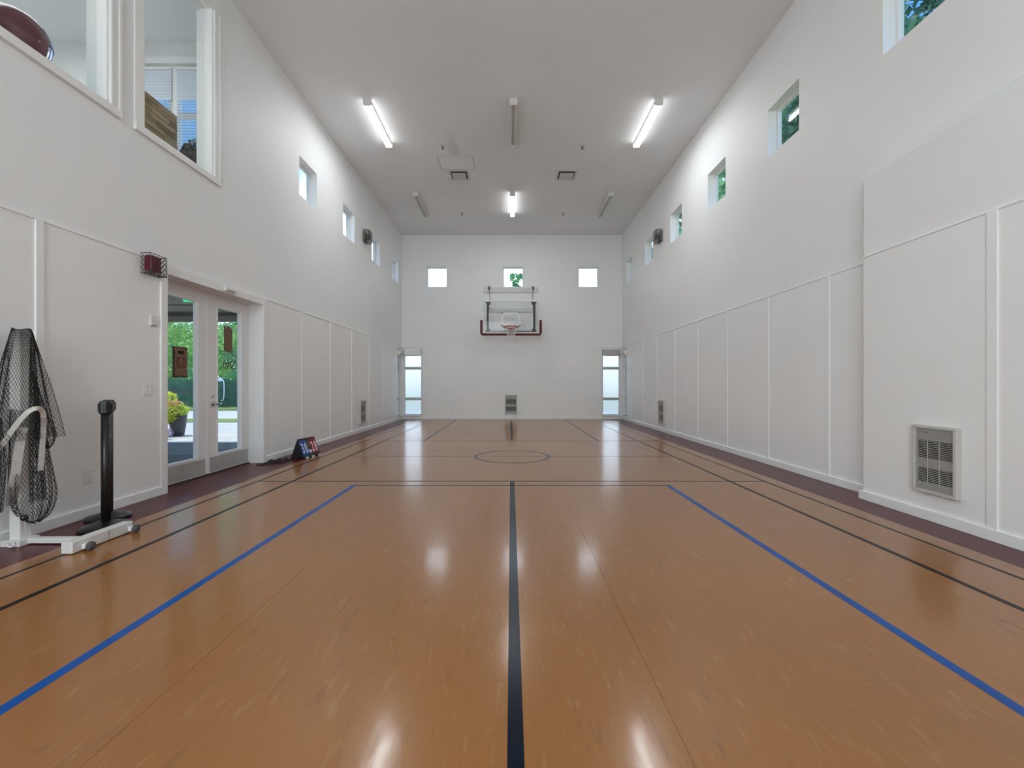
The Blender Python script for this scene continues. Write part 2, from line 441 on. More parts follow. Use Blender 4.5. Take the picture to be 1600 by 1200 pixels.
cap(wl, L2, YF, YB)
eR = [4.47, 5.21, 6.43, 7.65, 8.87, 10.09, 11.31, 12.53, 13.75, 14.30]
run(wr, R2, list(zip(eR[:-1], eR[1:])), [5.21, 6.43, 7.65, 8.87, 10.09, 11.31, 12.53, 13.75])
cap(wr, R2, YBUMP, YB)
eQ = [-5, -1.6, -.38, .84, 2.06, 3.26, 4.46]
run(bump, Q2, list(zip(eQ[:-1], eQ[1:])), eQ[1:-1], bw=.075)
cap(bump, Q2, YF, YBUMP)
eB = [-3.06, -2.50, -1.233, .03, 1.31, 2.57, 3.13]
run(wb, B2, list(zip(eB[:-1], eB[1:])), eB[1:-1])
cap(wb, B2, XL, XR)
SK = .09
sk = lambda n, a: MB().box(*a).build(n, 'trim_paint', None, bevel=.004, kind='structure')
sk('baseboard_left', (XL, XL+.034, YF, 4.625, 0, SK)); sk('baseboard_left', (XL, XL+.034, 6.615, YB, 0, SK))
sk('baseboard_right', (XR-.034, XR, YBUMP, YB, 0, SK))
sk('baseboard_right', (XB-.034, XR-.001, YF, YBUMP+.03, 0, SK))
sk('baseboard_back', (XL+.034, XR-.034, YB-.034, YB, 0, SK))

# ------------------------------------------------------------------ small square windows
wn = [0]
def small_window(P, c):
    wn[0] += 1; r = sempty('window_%d' % wn[0])
    def bx(u0, u1, z0, z1, w0, w1):
        a, b = P(u0, z0, w0), P(u1, z1, w1); return (a[0], b[0], a[1], b[1], a[2], b[2])
    f = MB(); u0, u1, z0, z1 = c-WS, c+WS, *WZ; k = .035
    f.box(*bx(u0, u1, z0, z0+k, .13, .19)).box(*bx(u0, u1, z1-k, z1, .13, .19))
    f.box(*bx(u0, u0+k, z0+k, z1-k, .13, .19)).box(*bx(u1-k, u1, z0+k, z1-k, .13, .19))
    f.build('window_frame', 'vinyl_frame', r, bevel=.003)
    box('window_pane', 'glass', bx(u0+k, u1-k, z0+k, z1-k, .160, .166), r)
for c in winL: small_window(PLw, c)
for c in winR: small_window(PRw, c)
for c in winB: small_window(PBw, c)

# made-up frosted glazing on the unseen end wall, a backing for the fill lamp
wn[0] += 1; fr_ = sempty('window_%d' % wn[0])
for x in (-3.4, -1.7, 0, 1.7, 3.4): box('mullion', 'vinyl_frame', (x-.04, x+.04, YF, YF+.06, .6, 6.0), fr_)
for z in (.6, 2.4, 4.2, 6.0): box('transom', 'vinyl_frame', (-3.44, 3.44, YF, YF+.055, z-.04, z+.04), fr_)
for i in range(4):
    for j in range(3): box('window_pane', 'tube_off', (-3.36+1.7*i, -1.74+1.7*i, YF, YF+.02, .64+1.8*j, 2.36+1.8*j), fr_)

# tall frosted corner windows
def tall_window(P, u0, u1):
    wn[0] += 1; r = sempty('window_%d' % wn[0])
    def bx(u0, u1, z0, z1, w0, w1):
        a, b = P(u0, z0, w0), P(u1, z1, w1); return (a[0], b[0], a[1], b[1], a[2], b[2])
    z0, z1, k = .14, 2.42, .035; f = MB()
    f.box(*bx(u0, u1, z0, z0+k, .06, .12)).box(*bx(u0, u1, z1-k, z1, .06, .12))
    f.box(*bx(u0, u0+k, z0+k, z1-k, .06, .12)).box(*bx(u1-k, u1, z0+k, z1-k, .06, .12))
    f.build('window_frame', 'vinyl_frame', r, bevel=.003)
    for za, zb in ((.66, .75), (1.73, 1.82)):
        box('mullion', 'kick_grey', bx(u0+k, u1-k, za, zb, .07, .115), r)
    for za, zb in ((z0+k, .66), (.75, 1.73), (1.82, z1-k)):
        box('window_pane', 'frosted', bx(u0+k, u1-k, za, zb, .09, .096), r)
    MB().box(*bx(u0-.03, u1+.03, z0-.03, z0, -.05, .06)).build('window_sill', 'trim_paint', r, bevel=.004)
tall_window(PBw, -3.73, -3.10); tall_window(PBw, 3.17, 3.79)
tall_window(PLw, 14.32, 14.82); tall_window(PRw, 14.32, 14.82)
def blind(label, X0, X1, m):
    r = thing('roller_blind', label, 'blind', ((X0+X1)/2, YB-.03, 2.22)); W = (X1-X0)/2
    MB().box(-W, W, -.03, .055, .0, .20).build('cassette', m, r, bevel=.01)
    for s in (-1, 1): MB().box(s*W-.012, s*W+.012, -.035, .06, -.005, .215).build('end_cap', 'kick_grey', r, bevel=.004)
    MB().box(-W+.03, W-.03, .0, .008, -.03, .0).build('bottom_rail', 'trim_paint', r)
blind('white rolled-up blind over the frosted window at the left end of the back wall', -3.71, -3.11, 'trim_paint')
blind('grey rolled-up blind over the frosted window at the right end of the back wall', 3.19, 3.77, 'kick_grey')
def side_blind(label, P, s):
    r = thing('blind_bracket', label, 'bracket', (P, 14.33, 2.2))
    MB().box(0, s*.09, -.02, .02, 0, .16).build('bracket_plate', 'plate_white', r, bevel=.004)
    MB().lathe([(.012, 0), (.03, .002), (.03, .05), (.012, .052)], (s*.05, -.0, .11), 12, 'y').build('roller_end', 'kick_grey', r, smooth=True)
    MB().box(0, s*.07, .02, .46, .06, .14).build('roller_tube', 'plate_white', r, bevel=.02)
side_blind('small blind roller bracket high on the left wall at the back corner', XL+.0, 1)
side_blind('small blind roller bracket high on the right wall at the back corner', XR-.0, -1)

# ------------------------------------------------------------------ interior windows, upper left
def casing(y0, y1, z0, z1):
    wn[0] += 1; r = sempty('window_%d' % wn[0]); k = .115; a, b = XL, XL+.018
    def pc(*q): MB().box(*q).build('casing', 'trim_paint', r, bevel=.004)
    pc(a, b, y0-k, y0, z0, z1); pc(a, b, y1, y1+k, z0, z1); pc(a, b, y0-k, y1+k, z1, z1+k)
    pc(a, b+.012, y0-k, y1+k, z0-.075, z0)
    pc(b, b+.01, y1+k-.03, y1+k, z0, z1); pc(b, b+.008, y1+.0, y1+.03, z0, z1)
    MB().box(a-.15, a-.0, y0, y0+.02, z0+.02, z1).box(a-.15, a, y1-.02, y1, z0+.02, z1).box(a-.2, a, y0, y1, z0, z0+.02).build('jamb_lining', 'trim_paint', r)
    box('window_pane', 'glass', (a-.10, a-.094, y0+.02, y1-.02, z0+.02, z1), r)
casing(2.80, 4.05, 3.83, 5.95); casing(4.43, 5.47, 3.83, 5.95)

# upper room behind them
XU = XL-TH
sb = lambda n, m, a: box(n, m, a, kind='structure')
sb('floor_upper_room', 'trim_paint', (-8.2, XU, 1.2, 6.45, 3.1, 3.3))
sb('ceiling_upper_room', 'ceiling_paint', (-8.2, XU, 1.2, 6.45, 6.2, 6.35))
sb('wall_upper_room_side', 'wall_paint', (-8.2, -8.05, 1.2, 6.45, 3.3, 6.2))
sb('wall_upper_room_near', 'wall_paint', (-8.05, XU, 1.2, 1.35, 3.3, 6.2))
PU = lambda u, z, w: (u, 6.3+w, z)
wall('wall_upper_room_end', PU, -8.05, XU, 3.3, 6.2, [(-5.9, -4.30, 3.9, 5.88)], .15, 'wall_paint')
wn[0] += 1; ur = sempty('window_%d' % wn[0])
f = MB(); f.box(-6.0, -4.2, 6.27, 6.3, 5.88, 5.98).box(-6.0, -5.9, 6.27, 6.3, 3.9, 5.88).box(-4.30, -4.2, 6.27, 6.3, 3.9, 5.88)
f.build('casing', 'trim_paint', ur, bevel=.004)
f = MB(); f.box(-5.9, -4.3, 6.33, 6.4, 3.9, 3.95).box(-5.9, -4.3, 6.33, 6.4, 5.83, 5.88).box(-5.04, -4.91, 6.33, 6.4, 3.95, 5.83).box(-5.9, -5.85, 6.33, 6.4, 3.95, 5.83).box(-4.35, -4.3, 6.33, 6.4, 3.95, 5.83)
f.box(-5.85, -4.35, 6.34, 6.39, 5.115, 5.18)
f.build('window_frame', 'vinyl_frame', ur)
box('window_pane', 'glass', (-5.85, -4.35, 6.36, 6.366, 3.95, 5.83), ur)
# venetian blinds, one each side of the post
def venetian(label, x0, x1):
    r = thing('venetian_blind', label, 'blind', ((x0+x1)/2, 6.315, 5.84), group=None); W = (x1-x0)/2
    MB().box(-W, W, -.02, .018, -.03, .0).build('head_rail', 'trim_paint', r)
    me = None
    for k in range(42):
        z = -.05-k*.044
        closed = z > -.45
        if closed: mb = MB().prism([(-.004, z-.024), (-.001, z-.024), (.006, z+.024), (.003, z+.024)], 'x', -W, W)
        else: mb = MB().box(-W, W, -.015, .016, z-.0012, z+.0012)
        mb.build('slat', 'blind_slat', r)
    for s in (-.7, .7): MB().box(s*W-.002, s*W+.002, -.018, -.0165, -1.88, -.03).build('ladder_cord', 'plate_white', r)
venetian('white venetian blind right of the post, blue sky showing between its lower slats', -4.905, -4.345)
venetian('white venetian blind left of the post, mostly hidden by the planked partition', -5.86, -4.985)
# plank-clad partition
pw = sb('wall_planked', 'beam_dark', (-4.86, -4.815, 5.1, 6.17, 3.3, 5.03))
random.seed(3)
for rI in range(26):
    z0 = 3.31+rI*.069
    off = random.choice([0, .1, .21]); ys = [5.1]
    y = 5.1+off
    while y < 6.17:
        if y > ys[-1]+.08: ys.append(y)
        y += random.choice([.31, .31, .42])
    ys.append(6.17)
    for a, c in zip(ys[:-1], ys[1:]):
        if z0+.067 > 5.09-(a-5.5)*.03: continue
        d = random.uniform(0, .008)
        box('plank', random.choice(['wood_plank', 'wood_plank', 'wood_plank_dark', 'wood_plank_pale']), (-4.815, -4.79+d, a+.003, c-.003, z0, z0+.063), pw)
ledge = sb('trim_window_ledge', 'trim_paint', (-4.55, XU, 1.4, 6.28, 3.3, 3.95))
# glossy ball and tufted plant seen over the sills
br = thing('exercise_ball', 'glossy maroon ball with a blue highlight painted on its end behind the sill of the top left window', 'ball', (-4.30, 3.72, 3.95))
def ball_part(name, m, a0, a1, R=.235, parent=br):
    prof = [(max(R*math.sin(a0+(a1-a0)*i/14), .0005), -R*math.cos(a0+(a1-a0)*i/14)) for i in range(15)]
    return MB().lathe(prof, (0, 0, .235), 32, 'y').build(name, m, parent, smooth=True)
ball_part('ball_body', 'ball_maroon', .0, 2.0); ball_part('highlight_end', 'ball_highlight', 2.0, 3.1416)  # blue highlight of the gloss put into the colour of one end
for k in range(4):
    a = k*PI/4
    pts = [(.237*math.sin(t_)*math.cos(a), -.237*math.cos(t_), .235+.237*math.sin(t_)*math.sin(a)) for t_ in [1.95+1.15*i/8 for i in range(9)]]
    MB().tube(pts, .003, 5).build('seam', 'seam_dark', br)

def leaf_cloud(mb, c, rad, n, size, flat=0.0, rnd=random, shell=.5):
    for _ in range(n):
        while True:
            p = Vector((rnd.uniform(-1,1), rnd.uniform(-1,1), rnd.uniform(-1,1)))
            if shell < p.length <= 1: break
        p = Vector((c[0]+p.x*rad[0], c[1]+p.y*rad[1], c[2]+p.z*rad[2]))
        d = Vector((rnd.gauss(0,1), rnd.gauss(0,1), rnd.gauss(0,.7))).normalized()
        e = d.cross(Vector((rnd.gauss(0,1), rnd.gauss(0,1), rnd.gauss(0,1)))).normalized()
        s = size*rnd.uniform(.6, 1.3); n0 = len(mb.v)
        mb.v += [tuple(p-d*s), tuple(p+e*s*.45), tuple(p+d*s), tuple(p-e*s*.45)]
        mb.f.append((n0, n0+1, n0+2, n0+3))
fp = thing('tufted_plant', 'dark grey tufted mound behind the lower right corner of the upper left window', 'plant', (-4.27, 5.93, 3.95))
MB().lathe([(.10, 0), (.15, .12), (.16, .13)], (0,0,0), 20).build('pot', 'pot_slate', fp, smooth=True)
MB().lathe([(.15, .13), (.24, .22), (.25, .32), (.20, .42), (.10, .48), (.01, .50)], (0,0,0), 20).build('core', 'fuzz_grey', fp, smooth=True)
mb = MB(); leaf_cloud(mb, (0, 0, .32), (.25, .25, .22), 900, .022, shell=.85); mb.build('tufts', 'fuzz_grey', fp, kind='stuff')
mb = MB(); leaf_cloud(mb, (0, 0, .42), (.22, .22, .16), 600, .022, shell=.85); mb.build('pale_tufts', 'fuzz_pale', fp, kind='stuff')

# ------------------------------------------------------------------ double door
XD = -3.985                                  # room-side face of the leaves
tr = sempty('trim_1')
for a in ((XL, XL+.032, 4.625, 4.71, 0, 2.40), (XL, XL+.032, 6.53, 6.615, 0, 2.40), (XL, XL+.030, 4.625, 6.615, 2.40, 2.497)):
    MB().box(*a).build('casing', 'trim_paint', tr, bevel=.003)
MB().box(XD-.05, XD+.02, 4.71, 4.77, 0, 2.40).build('door_jamb', 'door_paint', tr); 
MB().box(XD-.05, XD+.0, 4.77, 6.53, 2.385, 2.40).build('door_head', 'door_paint', tr)
sb('threshold', 'subfloor', (XD-.1, XL-.006, 4.71, 6.53, -.12, -.002))
box('border_strip', 'maroon_floor', (XD-.1, XL-.005, 4.712, 6.528, -.003, 0), fl)
MB().box(XD-.06, XD+.02, 4.77, 6.53, .0005, .012).build('threshold_bar', 'plaque_edge', tr)
def leaf(n, y0, y1):
    d = sempty('door_%d' % n); st = .185; t0, t1 = XD-.045, XD; y0 += .003; y1 -= .003
    g0, g1 = y0+st, y1-st; zb, zt, z0, z1 = .255, 2.24, .018, 2.383
    f = MB(); f.box(t0, t1, y0, g0, z0, z1).box(t0, t1, g1, y1, z0, z1).box(t0, t1, g0, g1, z0, zb).box(t0, t1, g0, g1, zt, z1)
    f.build('door_frame', 'door_paint', d)
    k = .018; f = MB()
    for x0, x1 in ((t1, t1+.008), (t0-.008, t0)):
        f.box(x0, x1, g0-k, g0, zb-k, zt+k).box(x0, x1, g1, g1+k, zb-k, zt+k).box(x0, x1, g0, g1, zb-k, zb).box(x0, x1, g0, g1, zt, zt+k)
    f.build('glazing_bead', 'trim_paint', d)
    box('glass_pane', 'glass', (XD-.026, XD-.020, g0, g1, zb, zt), d)
    return d, g0, g1
d1, a0, a1 = leaf(1, 4.77, 5.65); d2, b0, b1 = leaf(2, 5.65, 6.53)
MB().box(XD, XD+.004, 4.79, 5.60, .03, .222).build('kick_plate', 'kick_grey', d1)
MB().box(XD, XD+.004, 5.69, 6.51, .03, .222).build('kick_plate', 'kick_grey', d2)
MB().box(XD, XD+.014, 5.622, 5.668, .02, 2.38).build('astragal', 'door_paint', d2, bevel=.003)
hd = MB().lathe([(.004, 0), (.028, .001), (.028, .010), (.012, .014), (.010, .05)], (XD, 5.745, .93), 20, 'x').build('handle', 'chrome', d2, smooth=True)
MB().tube([(XD+.045, 5.745, .93), (XD+.055, 5.76, .93), (XD+.055, 5.80, .929), (XD+.05, 5.85, .927)], .009, 10).build('lever', 'chrome', hd, smooth=True)
MB().lathe([(.004, 0), (.016, .001), (.016, .008), (.004, .009)], (XD, 5.745, 1.03), 16, 'x').build('lock_cylinder', 'chrome', d2, smooth=True)
# things on the door glass
pq = thing('notice_plaque', 'brown framed notice plaque fixed to the left door glass', 'sign', (XD-.012, 5.19, 1.46), RL)
MB().box(-.115, .115, -.006, .010, -.185, .185).build('frame', 'plaque_edge', pq, bevel=.01)
MB().box(-.094, .094, .010, .014, -.165, .165).build('board', 'plaque_tan', pq)
MB().box(-.045, .045, .014, .017, .095, .135).build('dark_plate', 'line_black', pq)
MB().box(-.066, .066, .014, .017, -.075, .060).build('brown_plate', 'plaque_brown', pq)
pp = MB().prism([(-.022, .020), (.022, .020), (0, .050)], 'y', .017, .019)
for i, wd in enumerate((.045, .035, .048, .030)): pp.box(-wd, wd, .017, .0185, .006-i*.02, .012-i*.02)
pp.build('faded_print', 'plaque_print', pq)
ps = thing('paper_sheet', 'plain brown card taped to the upper part of the right door glass', 'sheet', (XD-.0175, 6.085, 1.83), RL)
sh = [(-.085, -.19), (-.03, -.182), (.03, -.188), (.09, -.165), (.092, -.05), (.088, .02), (.093, .185), (.02, .188), (-.09, .162), (-.088, .02)]
MB().prism([(a, b_) for a, b_ in sh], 'y', 0, .003).build('card', 'paper_brown', ps)
for k in (-.06, .05): MB().box(k-.012, k+.012, .003, .0036, .150, .183).build('tape_strip', 'tape_sheer', ps)
def no_sign(y, label, kind):
    r = thing('prohibition_sticker', label, 'sticker', (XD-.0185, y, 1.475), RL)
    R_ = .058
    MB().tube([(R_*math.cos(2*PI*i/28), .002, R_*math.sin(2*PI*i/28)) for i in range(28)], .006, 6, True).build('ring', 'sticker', r)
    c = R_*.7; MB().tube([(c, .002, -c), (-c, .002, c)] if kind else [(c, .003, c), (-c, .003, -c)], .0055, 6).build('slash', 'sticker', r)
    if not kind:
        MB().tube([(-.03, .002, .022), (-.005, .002, .0), (-.02, .002, -.03)], .006, 6).tube([(.0, .002, .025), (.025, .002, -.005), (.01, .002, -.03)], .006, 6).build('symbol', 'sticker', r)
    else:
        MB().box(-.028, .010, .001, .003, -.006, .004).build('symbol', 'sticker', r)
no_sign(6.04, 'round no-pets style sticker with a figure, left one on the right door glass', 0)
no_sign(6.195, 'round slashed sticker, right one of the pair on the right door glass', 1)
sx = thing('door_sensor', 'small pale box mounted on the casing above the double door', 'sensor', (XL+.030, 5.73, 2.415), RL)
MB().box(-.11, .11, 0, .035, 0, .05).build('housing', 'plate_white', sx, bevel=.008); MB().box(-.08, .08, .035, .038, .010, .024).build('lens', 'slot_grey', sx)

# ------------------------------------------------------------------ wall plates
def plate(name, label, cat, loc, rz, w_, h_, kind):
    r = thing(name, label, cat, loc, rz)
    MB().box(-w_/2, w_/2, 0, .007, -h_/2, h_/2).build('cover_plate', 'plate_white', r, bevel=.0025)
    if kind == 'outlet':
        MB().box(-.017, .017, .007, .0095, -.034, .034).build('receptacle', 'trim_paint', r, bevel=.002)
        s = MB()
        for z in (-.019, .019):
            s.box(-.008, -.005, .0095, .0102, z-.006, z+.006).box(.005, .008, .0095, .0102, z-.006, z+.006).box(-.002, .002, .0095, .0102, z-.012, z-.009)
        s.build('slots', 'slot_grey', r, kind='stuff')
    elif kind == 'switch2':
        for x in (-.024, .024):
            MB().box(x-.016, x+.016, .007, .010, -.033, .033).build('rocker', 'trim_paint', r, bevel=.002)
        MB().box(.018, .030, .010, .0115, -.026, -.018).build('indicator', 'board_white', r)
    elif kind == 'switch':
        MB().box(-.016, .016, .007, .011, -.033, .033).build('rocker', 'trim_paint', r, bevel=.002)
    elif kind == 'thermo':
        MB().box(-w_/2+.006, w_/2-.006, .007, .018, -h_/2+.006, h_/2-.006).build('housing', 'plate_white', r, bevel=.006)
        MB().box(-.03, .03, .018, .019, -h_/2+.010, -h_/2+.018).build('vent_slot', 'slot_grey', r)
    return r
wp = XL+PT
plate('light_switch', 'white double light switch beside the door, below the thermostat', 'switch', (wp, 4.47, 1.125), RL, .118, .118, 'switch2')
plate('thermostat', 'small white thermostat left of the door, above the light switch', 'thermostat', (wp, 4.53, 1.86), RL, .085, .125, 'thermo')
plate('light_switch', 'pale wall switch plate half hidden behind the hanging net', 'switch', (wp, 3.29, 1.475), RL, .075, .118, 'switch')
plate('power_outlet', 'white power outlet on the left wall between net and black posts', 'outlet', (wp, 3.84, .365), RL, .075, .120, 'outlet')
plate('power_outlet', 'small white outlet on the left wall beyond the scoreboard', 'outlet', (wp, 8.77, .33), RL, .075, .12, 'outlet')
plate('power_outlet', 'small white outlet on the right wall, nearer than the far heater', 'outlet', (XR-PT, 9.65, .333), RR, .075, .12, 'outlet')
plate('power_outlet', 'small white outlet on the back wall beside the left frosted window', 'outlet', (-2.05, YB-PT, .335), RBK, .075, .12, 'outlet')
plate('power_outlet', 'small white outlet on the back wall beside the right frosted window', 'outlet', (2.74, YB-PT, .335), RBK, .075, .12, 'outlet')

# ------------------------------------------------------------------ wall heaters
def heater(label, loc, rz, w_=.385, h_=.585, d_=.05):
    r = thing('wall_heater', label, 'heater', loc, rz); W = w_/2; k = .026
    f = MB(); f.box(-W, W, 0, d_, h_-k, h_).box(-W, W, 0, d_, 0, k).box(-W, -W+k, 0, d_, k, h_-k).box(W-k, W, 0, d_, k, h_-k)
    f.build('casing', 'heater_case', r, bevel=.004)
    box('back_panel', 'heater_slat', (-W+k, W-k, .002, .022, k, h_-k), r)
    a, c = -W+k+.018, W-k-.012
    zs = [(.085, .215), (.30, .455)]
    for z0, z1 in zs: box('opening', 'heater_dark', (a, c, .022, .0235, z0*h_/.585, z1*h_/.585), r)
    n = 36
    for i in range(n):
        z = k+.006+i*(h_-2*k-.012)/(n-1)
        if not hasattr(heater, 'me'): pass
        MB().box(-W+k, W-k, .030, .0375, z-.0022, z+.0022).build('louvre', 'heater_slat', r)
    v = MB()
    for i in (1, 2):
        x = a+(c-a)*i/3; v.box(x-.002, x+.002, .0375, .040, .075*h_/.585, .465*h_/.585)
    v.build('guard_bar', 'heater_case', r)
    MB().lathe([(.002, 0), (.004, .001), (.004, .006), (.002, .007)], (W*.35+.0, .037, h_-k-.035), 12, 'y').build('knob', 'heater_dark', r)
    MB().box(-.016, .016, d_, d_+.002, .006, .014).build('badge', 'heater_slat', r)
    return r
heater('large white louvred wall heater low on the right wall, nearest the camera', (XB-PT, 3.68, .245), RR)
heater('small white wall heater far down the right wall', (XR-PT, 10.92, .215), RR, .42)
heater('small white wall heater far down the left wall', (wp, 10.88, .215), RL, .42)
heater('white wall heater centred low on the back wall under the hoop', (.0, YB-PT, .20), RBK, .42, .65)

# ------------------------------------------------------------------ caged devices
def wire_cage(w_, h_, d_, n, wr_, diag=False):
    mb = MB()
    def seg(p, q): mb.tube([p, q], wr_, 4)
    W = w_/2
    if diag:
        st = w_/n
        for i in range(n):
            x = -W+i*st
            for j in range(int(round(h_/st))):
                z = j*st
                seg((x, d_, z), (x+st, d_, min(z+st, h_))); seg((x, d_, min(z+st, h_)), (x+st, d_, z))
        m_ = max(2, int(round(d_/st)))
        for s in (-W, W):
            for i in range(m_):
                y = i*d_/m_
                for j in range(int(round(h_/st))):
                    z = j*st; seg((s, y, z), (s, y+d_/m_, min(z+st, h_))); seg((s, y, min(z+st, h_)), (s, y+d_/m_, z))
        for z in (0,):
            for i in range(n):
                x = -W+i*st
                for k in range(m_):
                    y = k*d_/m_; seg((x, y, z), (x+st, y+d_/m_, z)); seg((x, y+d_/m_, z), (x+st, y, z))
    else:
        for i in range(n+1):
            x = -W+w_*i/n; seg((x, 0, h_), (x, d_, h_)); seg((x, d_, h_), (x, d_, 0)); seg((x, d_, 0), (x, 0, 0))
            z = h_*i/n; seg((-W, 0, z), (-W, d_, z)); seg((-W, d_, z), (W, d_, z)); seg((W, d_, z), (W, 0, z))
        for i in range(1, 4):
            y = d_*i/4; seg((-W, y, 0), (-W, y, h_)); seg((W, y, 0), (W, y, h_)); seg((-W, y, h_), (W, y, h_)); seg((-W, y, 0), (W, y, 0))
    e = wr_*1.3
    for z in (0, h_):
        mb.tube([(-W, 0, z), (-W, d_, z), (W, d_, z), (W, 0, z)], e, 5)
    for s in (-W, W): mb.tube([(s, d_, 0), (s, d_, h_)], e, 5)
    return mb
al = thing('fire_alarm', 'dark red alarm box inside a wire cage, high left of the door', 'alarm', (wp, 4.49, 2.33), RL)
wire_cage(.21, .205, .10, 4, .0024, True).build('wire_cage', 'cage_wire', al)
MB().box(-.068, .062, .0, .075, .035, .195).build('alarm_body', 'alarm_red', al, bevel=.008)
MB().box(-.045, .040, .075, .082, .10, .175).build('strobe_lens', 'alarm_red', al, bevel=.003)
def caged_speaker(label, loc, rz, bev):
    r = thing('caged_speaker', label, 'speaker', loc, rz)
    wire_cage(.28, .30, .16, 9, .0024).build('wire_cage', 'cage_wire', r)
    MB().prism([(-.12, .02), (.12, .02), (.12, .27), (-.12, .27)], 'y', 0, .05).build('housing', 'speaker_grey', r, bevel=.01)
    MB().lathe([(.03, .05), (.05, .07), (.10, .13), (.095, .13), (.04, .08), (.01, .07)], (0, 0, .15), 20, 'y').build('horn', 'speaker_grey', r, smooth=True)
caged_speaker('dark caged speaker high on the left wall between two small windows', (XL, 11.10, 4.86), RL, 0)
caged_speaker('dark caged speaker high on the right wall between two small windows', (XR, 11.05, 4.85), RR, 0)

# ------------------------------------------------------------------ ceiling things
def fixture(label, x, y0, y1, on):
    r = thing('strip_light', label, 'ceiling light', (x, (y0+y1)/2, H)); L = (y1-y0)/2
    MB().prism([(-.055, 0), (-.055, -.03), (-.04, -.065), (.04, -.065), (.055, -.03), (.055, 0)], 'y', -L, L).build('housing', 'light_metal', r)
    for s in (-1, 1):
        MB().prism([(-.075, 0), (-.075, -.09), (-.062, -.122), (.062, -.122), (.075, -.09), (.075, 0)], 'y', s*L-.018, s*L+.018).build('end_cap', 'light_metal', r, bevel=.004)
        MB().lathe([(.013, -L+.02), (.016, -L+.03), (.016, L-.03), (.013, L-.02)], (s*.042, 0, -.100), 12, 'y').build('tube', 'tube_on' if on else 'tube_off', r, smooth=True)
    if on:
        d = bpy.data.lights.new('tube_glow', 'AREA'); d.shape = 'RECTANGLE'; d.size = .08; d.size_y = 2*L-.1; d.energy = 28 if y0 < 10 else 20; d.color = (.93, .975, 1)
        o = bpy.data.objects.new('tube_glow', d); C.objects.link(o); o.parent = r; o.location = (0, 0, -.124)
    return r
fixture('lit strip light on the near left of the ceiling', -2.62, 7.83, 9.25, True)
fixture('unlit strip light in the middle of the near ceiling row', .045, 7.83, 9.25, False)
fixture('lit strip light on the near right of the ceiling', 2.69, 7.83, 9.25, True)
fixture('unlit strip light on the far left of the ceiling', -2.58, 11.60, 13.05, False)
fixture('lit strip light in the middle of the far ceiling row, above the hoop', .04, 11.60, 13.05, True)
fixture('unlit strip light on the far right of the ceiling', 2.70, 11.60, 13.05, False)
def vent(label, x, y):
    r = thing('ceiling_vent', label, 'vent', (x, y, H)); f = MB(); W = .245; k = .05
    f.box(-W, W, -W, -W+k, -.012, 0).box(-W, W, W-k, W, -.012, 0).box(-W, -W+k, -W+k, W-k, -.012, 0).box(W-k, W, -W+k, W-k, -.012, 0)
    f.build('frame', 'vent_white', r, bevel=.004)
    box('dark_gap', 'vent_dark', (-W+k, W-k, -W+k, W-k, -.003, -.0005), r)
    MB().box(-.168, .168, -.168, .168, -.034, -.028).build('face_plate', 'vent_white', r, bevel=.003)
    MB().box(-.01, .01, -.01, .01, -.028, -.003).build('stem', 'vent_white', r)
vent('square white ceiling vent left of centre beside the access panel', -1.28, 10.68); vent('square white ceiling vent right of centre', 1.37, 10.68)
ap = thing('access_panel', 'flat rectangular access panel in the ceiling behind the left vent', 'panel', (-1.28, 10.08, H))
MB().box(-.39, .39, -.30, .30, -.006, 0).build('panel_door', 'ceiling_paint', ap)
f = MB(); f.box(-.41, .41, .305, .318, -.009, 0).box(-.41, .41, -.318, -.305, -.009, 0).box(-.41, -.397, -.305, .305, -.009, 0).box(.397, .41, -.305, .305, -.009, 0)
f.build('panel_frame', 'vent_white', ap)
def sprinkler(label, x, y):
    r = thing('sprinkler', label, 'sprinkler', (x, y, H))
    MB().lathe([(.045, 0), (.040, -.012), (.02, -.016)], (0,0,0), 20).build('escutcheon', 'kick_grey', r, smooth=True)
    MB().tube([(-.012, 0, -.012), (-.018, 0, -.035), (0, 0, -.052), (.018, 0, -.035), (.012, 0, -.012)], .003, 5).build('frame_arms', 'steel_dark', r)
    MB().lathe([(.004, -.012), (.004, -.055), (.026, -.056), (.026, -.059)], (0,0,0), 14).build('deflector', 'steel_dark', r)
sprinkler('ceiling sprinkler left of centre, in front of the access panel', -1.49, 9.38); sprinkler('ceiling sprinkler right of centre, level with the near lights', 1.56, 9.40)
sprinkler('far ceiling sprinkler left of the middle lit lamp', -1.48, 13.04); sprinkler('far ceiling sprinkler right of the middle lit lamp', 1.58, 13.04)

# ------------------------------------------------------------------ basketball hoop
bk = thing('basketball_hoop', 'wall-mounted glass backboard with red rim, net and maroon padding on the back wall', 'basketball hoop', (0, 14.0, 2.80))
bx0 = 0.0
MB().box(-.90, .90, 0, .012, .09, 1.13).build('backboard_glass', 'board_glass', bk)
f = MB(); f.box(-.92, .92, -.012, .03, 1.11, 1.155).box(-.92, -.895, -.012, .03, .08, 1.11).box(.895, .92, -.012, .03, .08, 1.11).box(-.92, .92, -.012, .03, .07, .10)
f.build('board_frame', 'board_white', bk, bevel=.004)
f = MB(); z0, z1 = .30, .75
f.box(-.305, .305, -.004, 0, z1-.045, z1).box(-.305, .305, -.004, 0, z0, z0+.045).box(-.305, -.26, -.004, 0, z0, z1).box(.26, .305, -.004, 0, z0, z1)
f.build('target_square', 'board_white', bk)
def pad(pts):
    P = []
    for i in range(len(pts)-1):
        P += [Vector(pts[i]).lerp(Vector(pts[i+1]), k/6) for k in range(6)]
    P.append(Vector(pts[-1])); return P
pp = [(-.965, .01, .50), (-.965, .01, .09), (-.955, .01, .055), (-.93, .01, .04), (.93, .01, .04), (.955, .01, .055), (.965, .01, .09), (.965, .01, .50)]
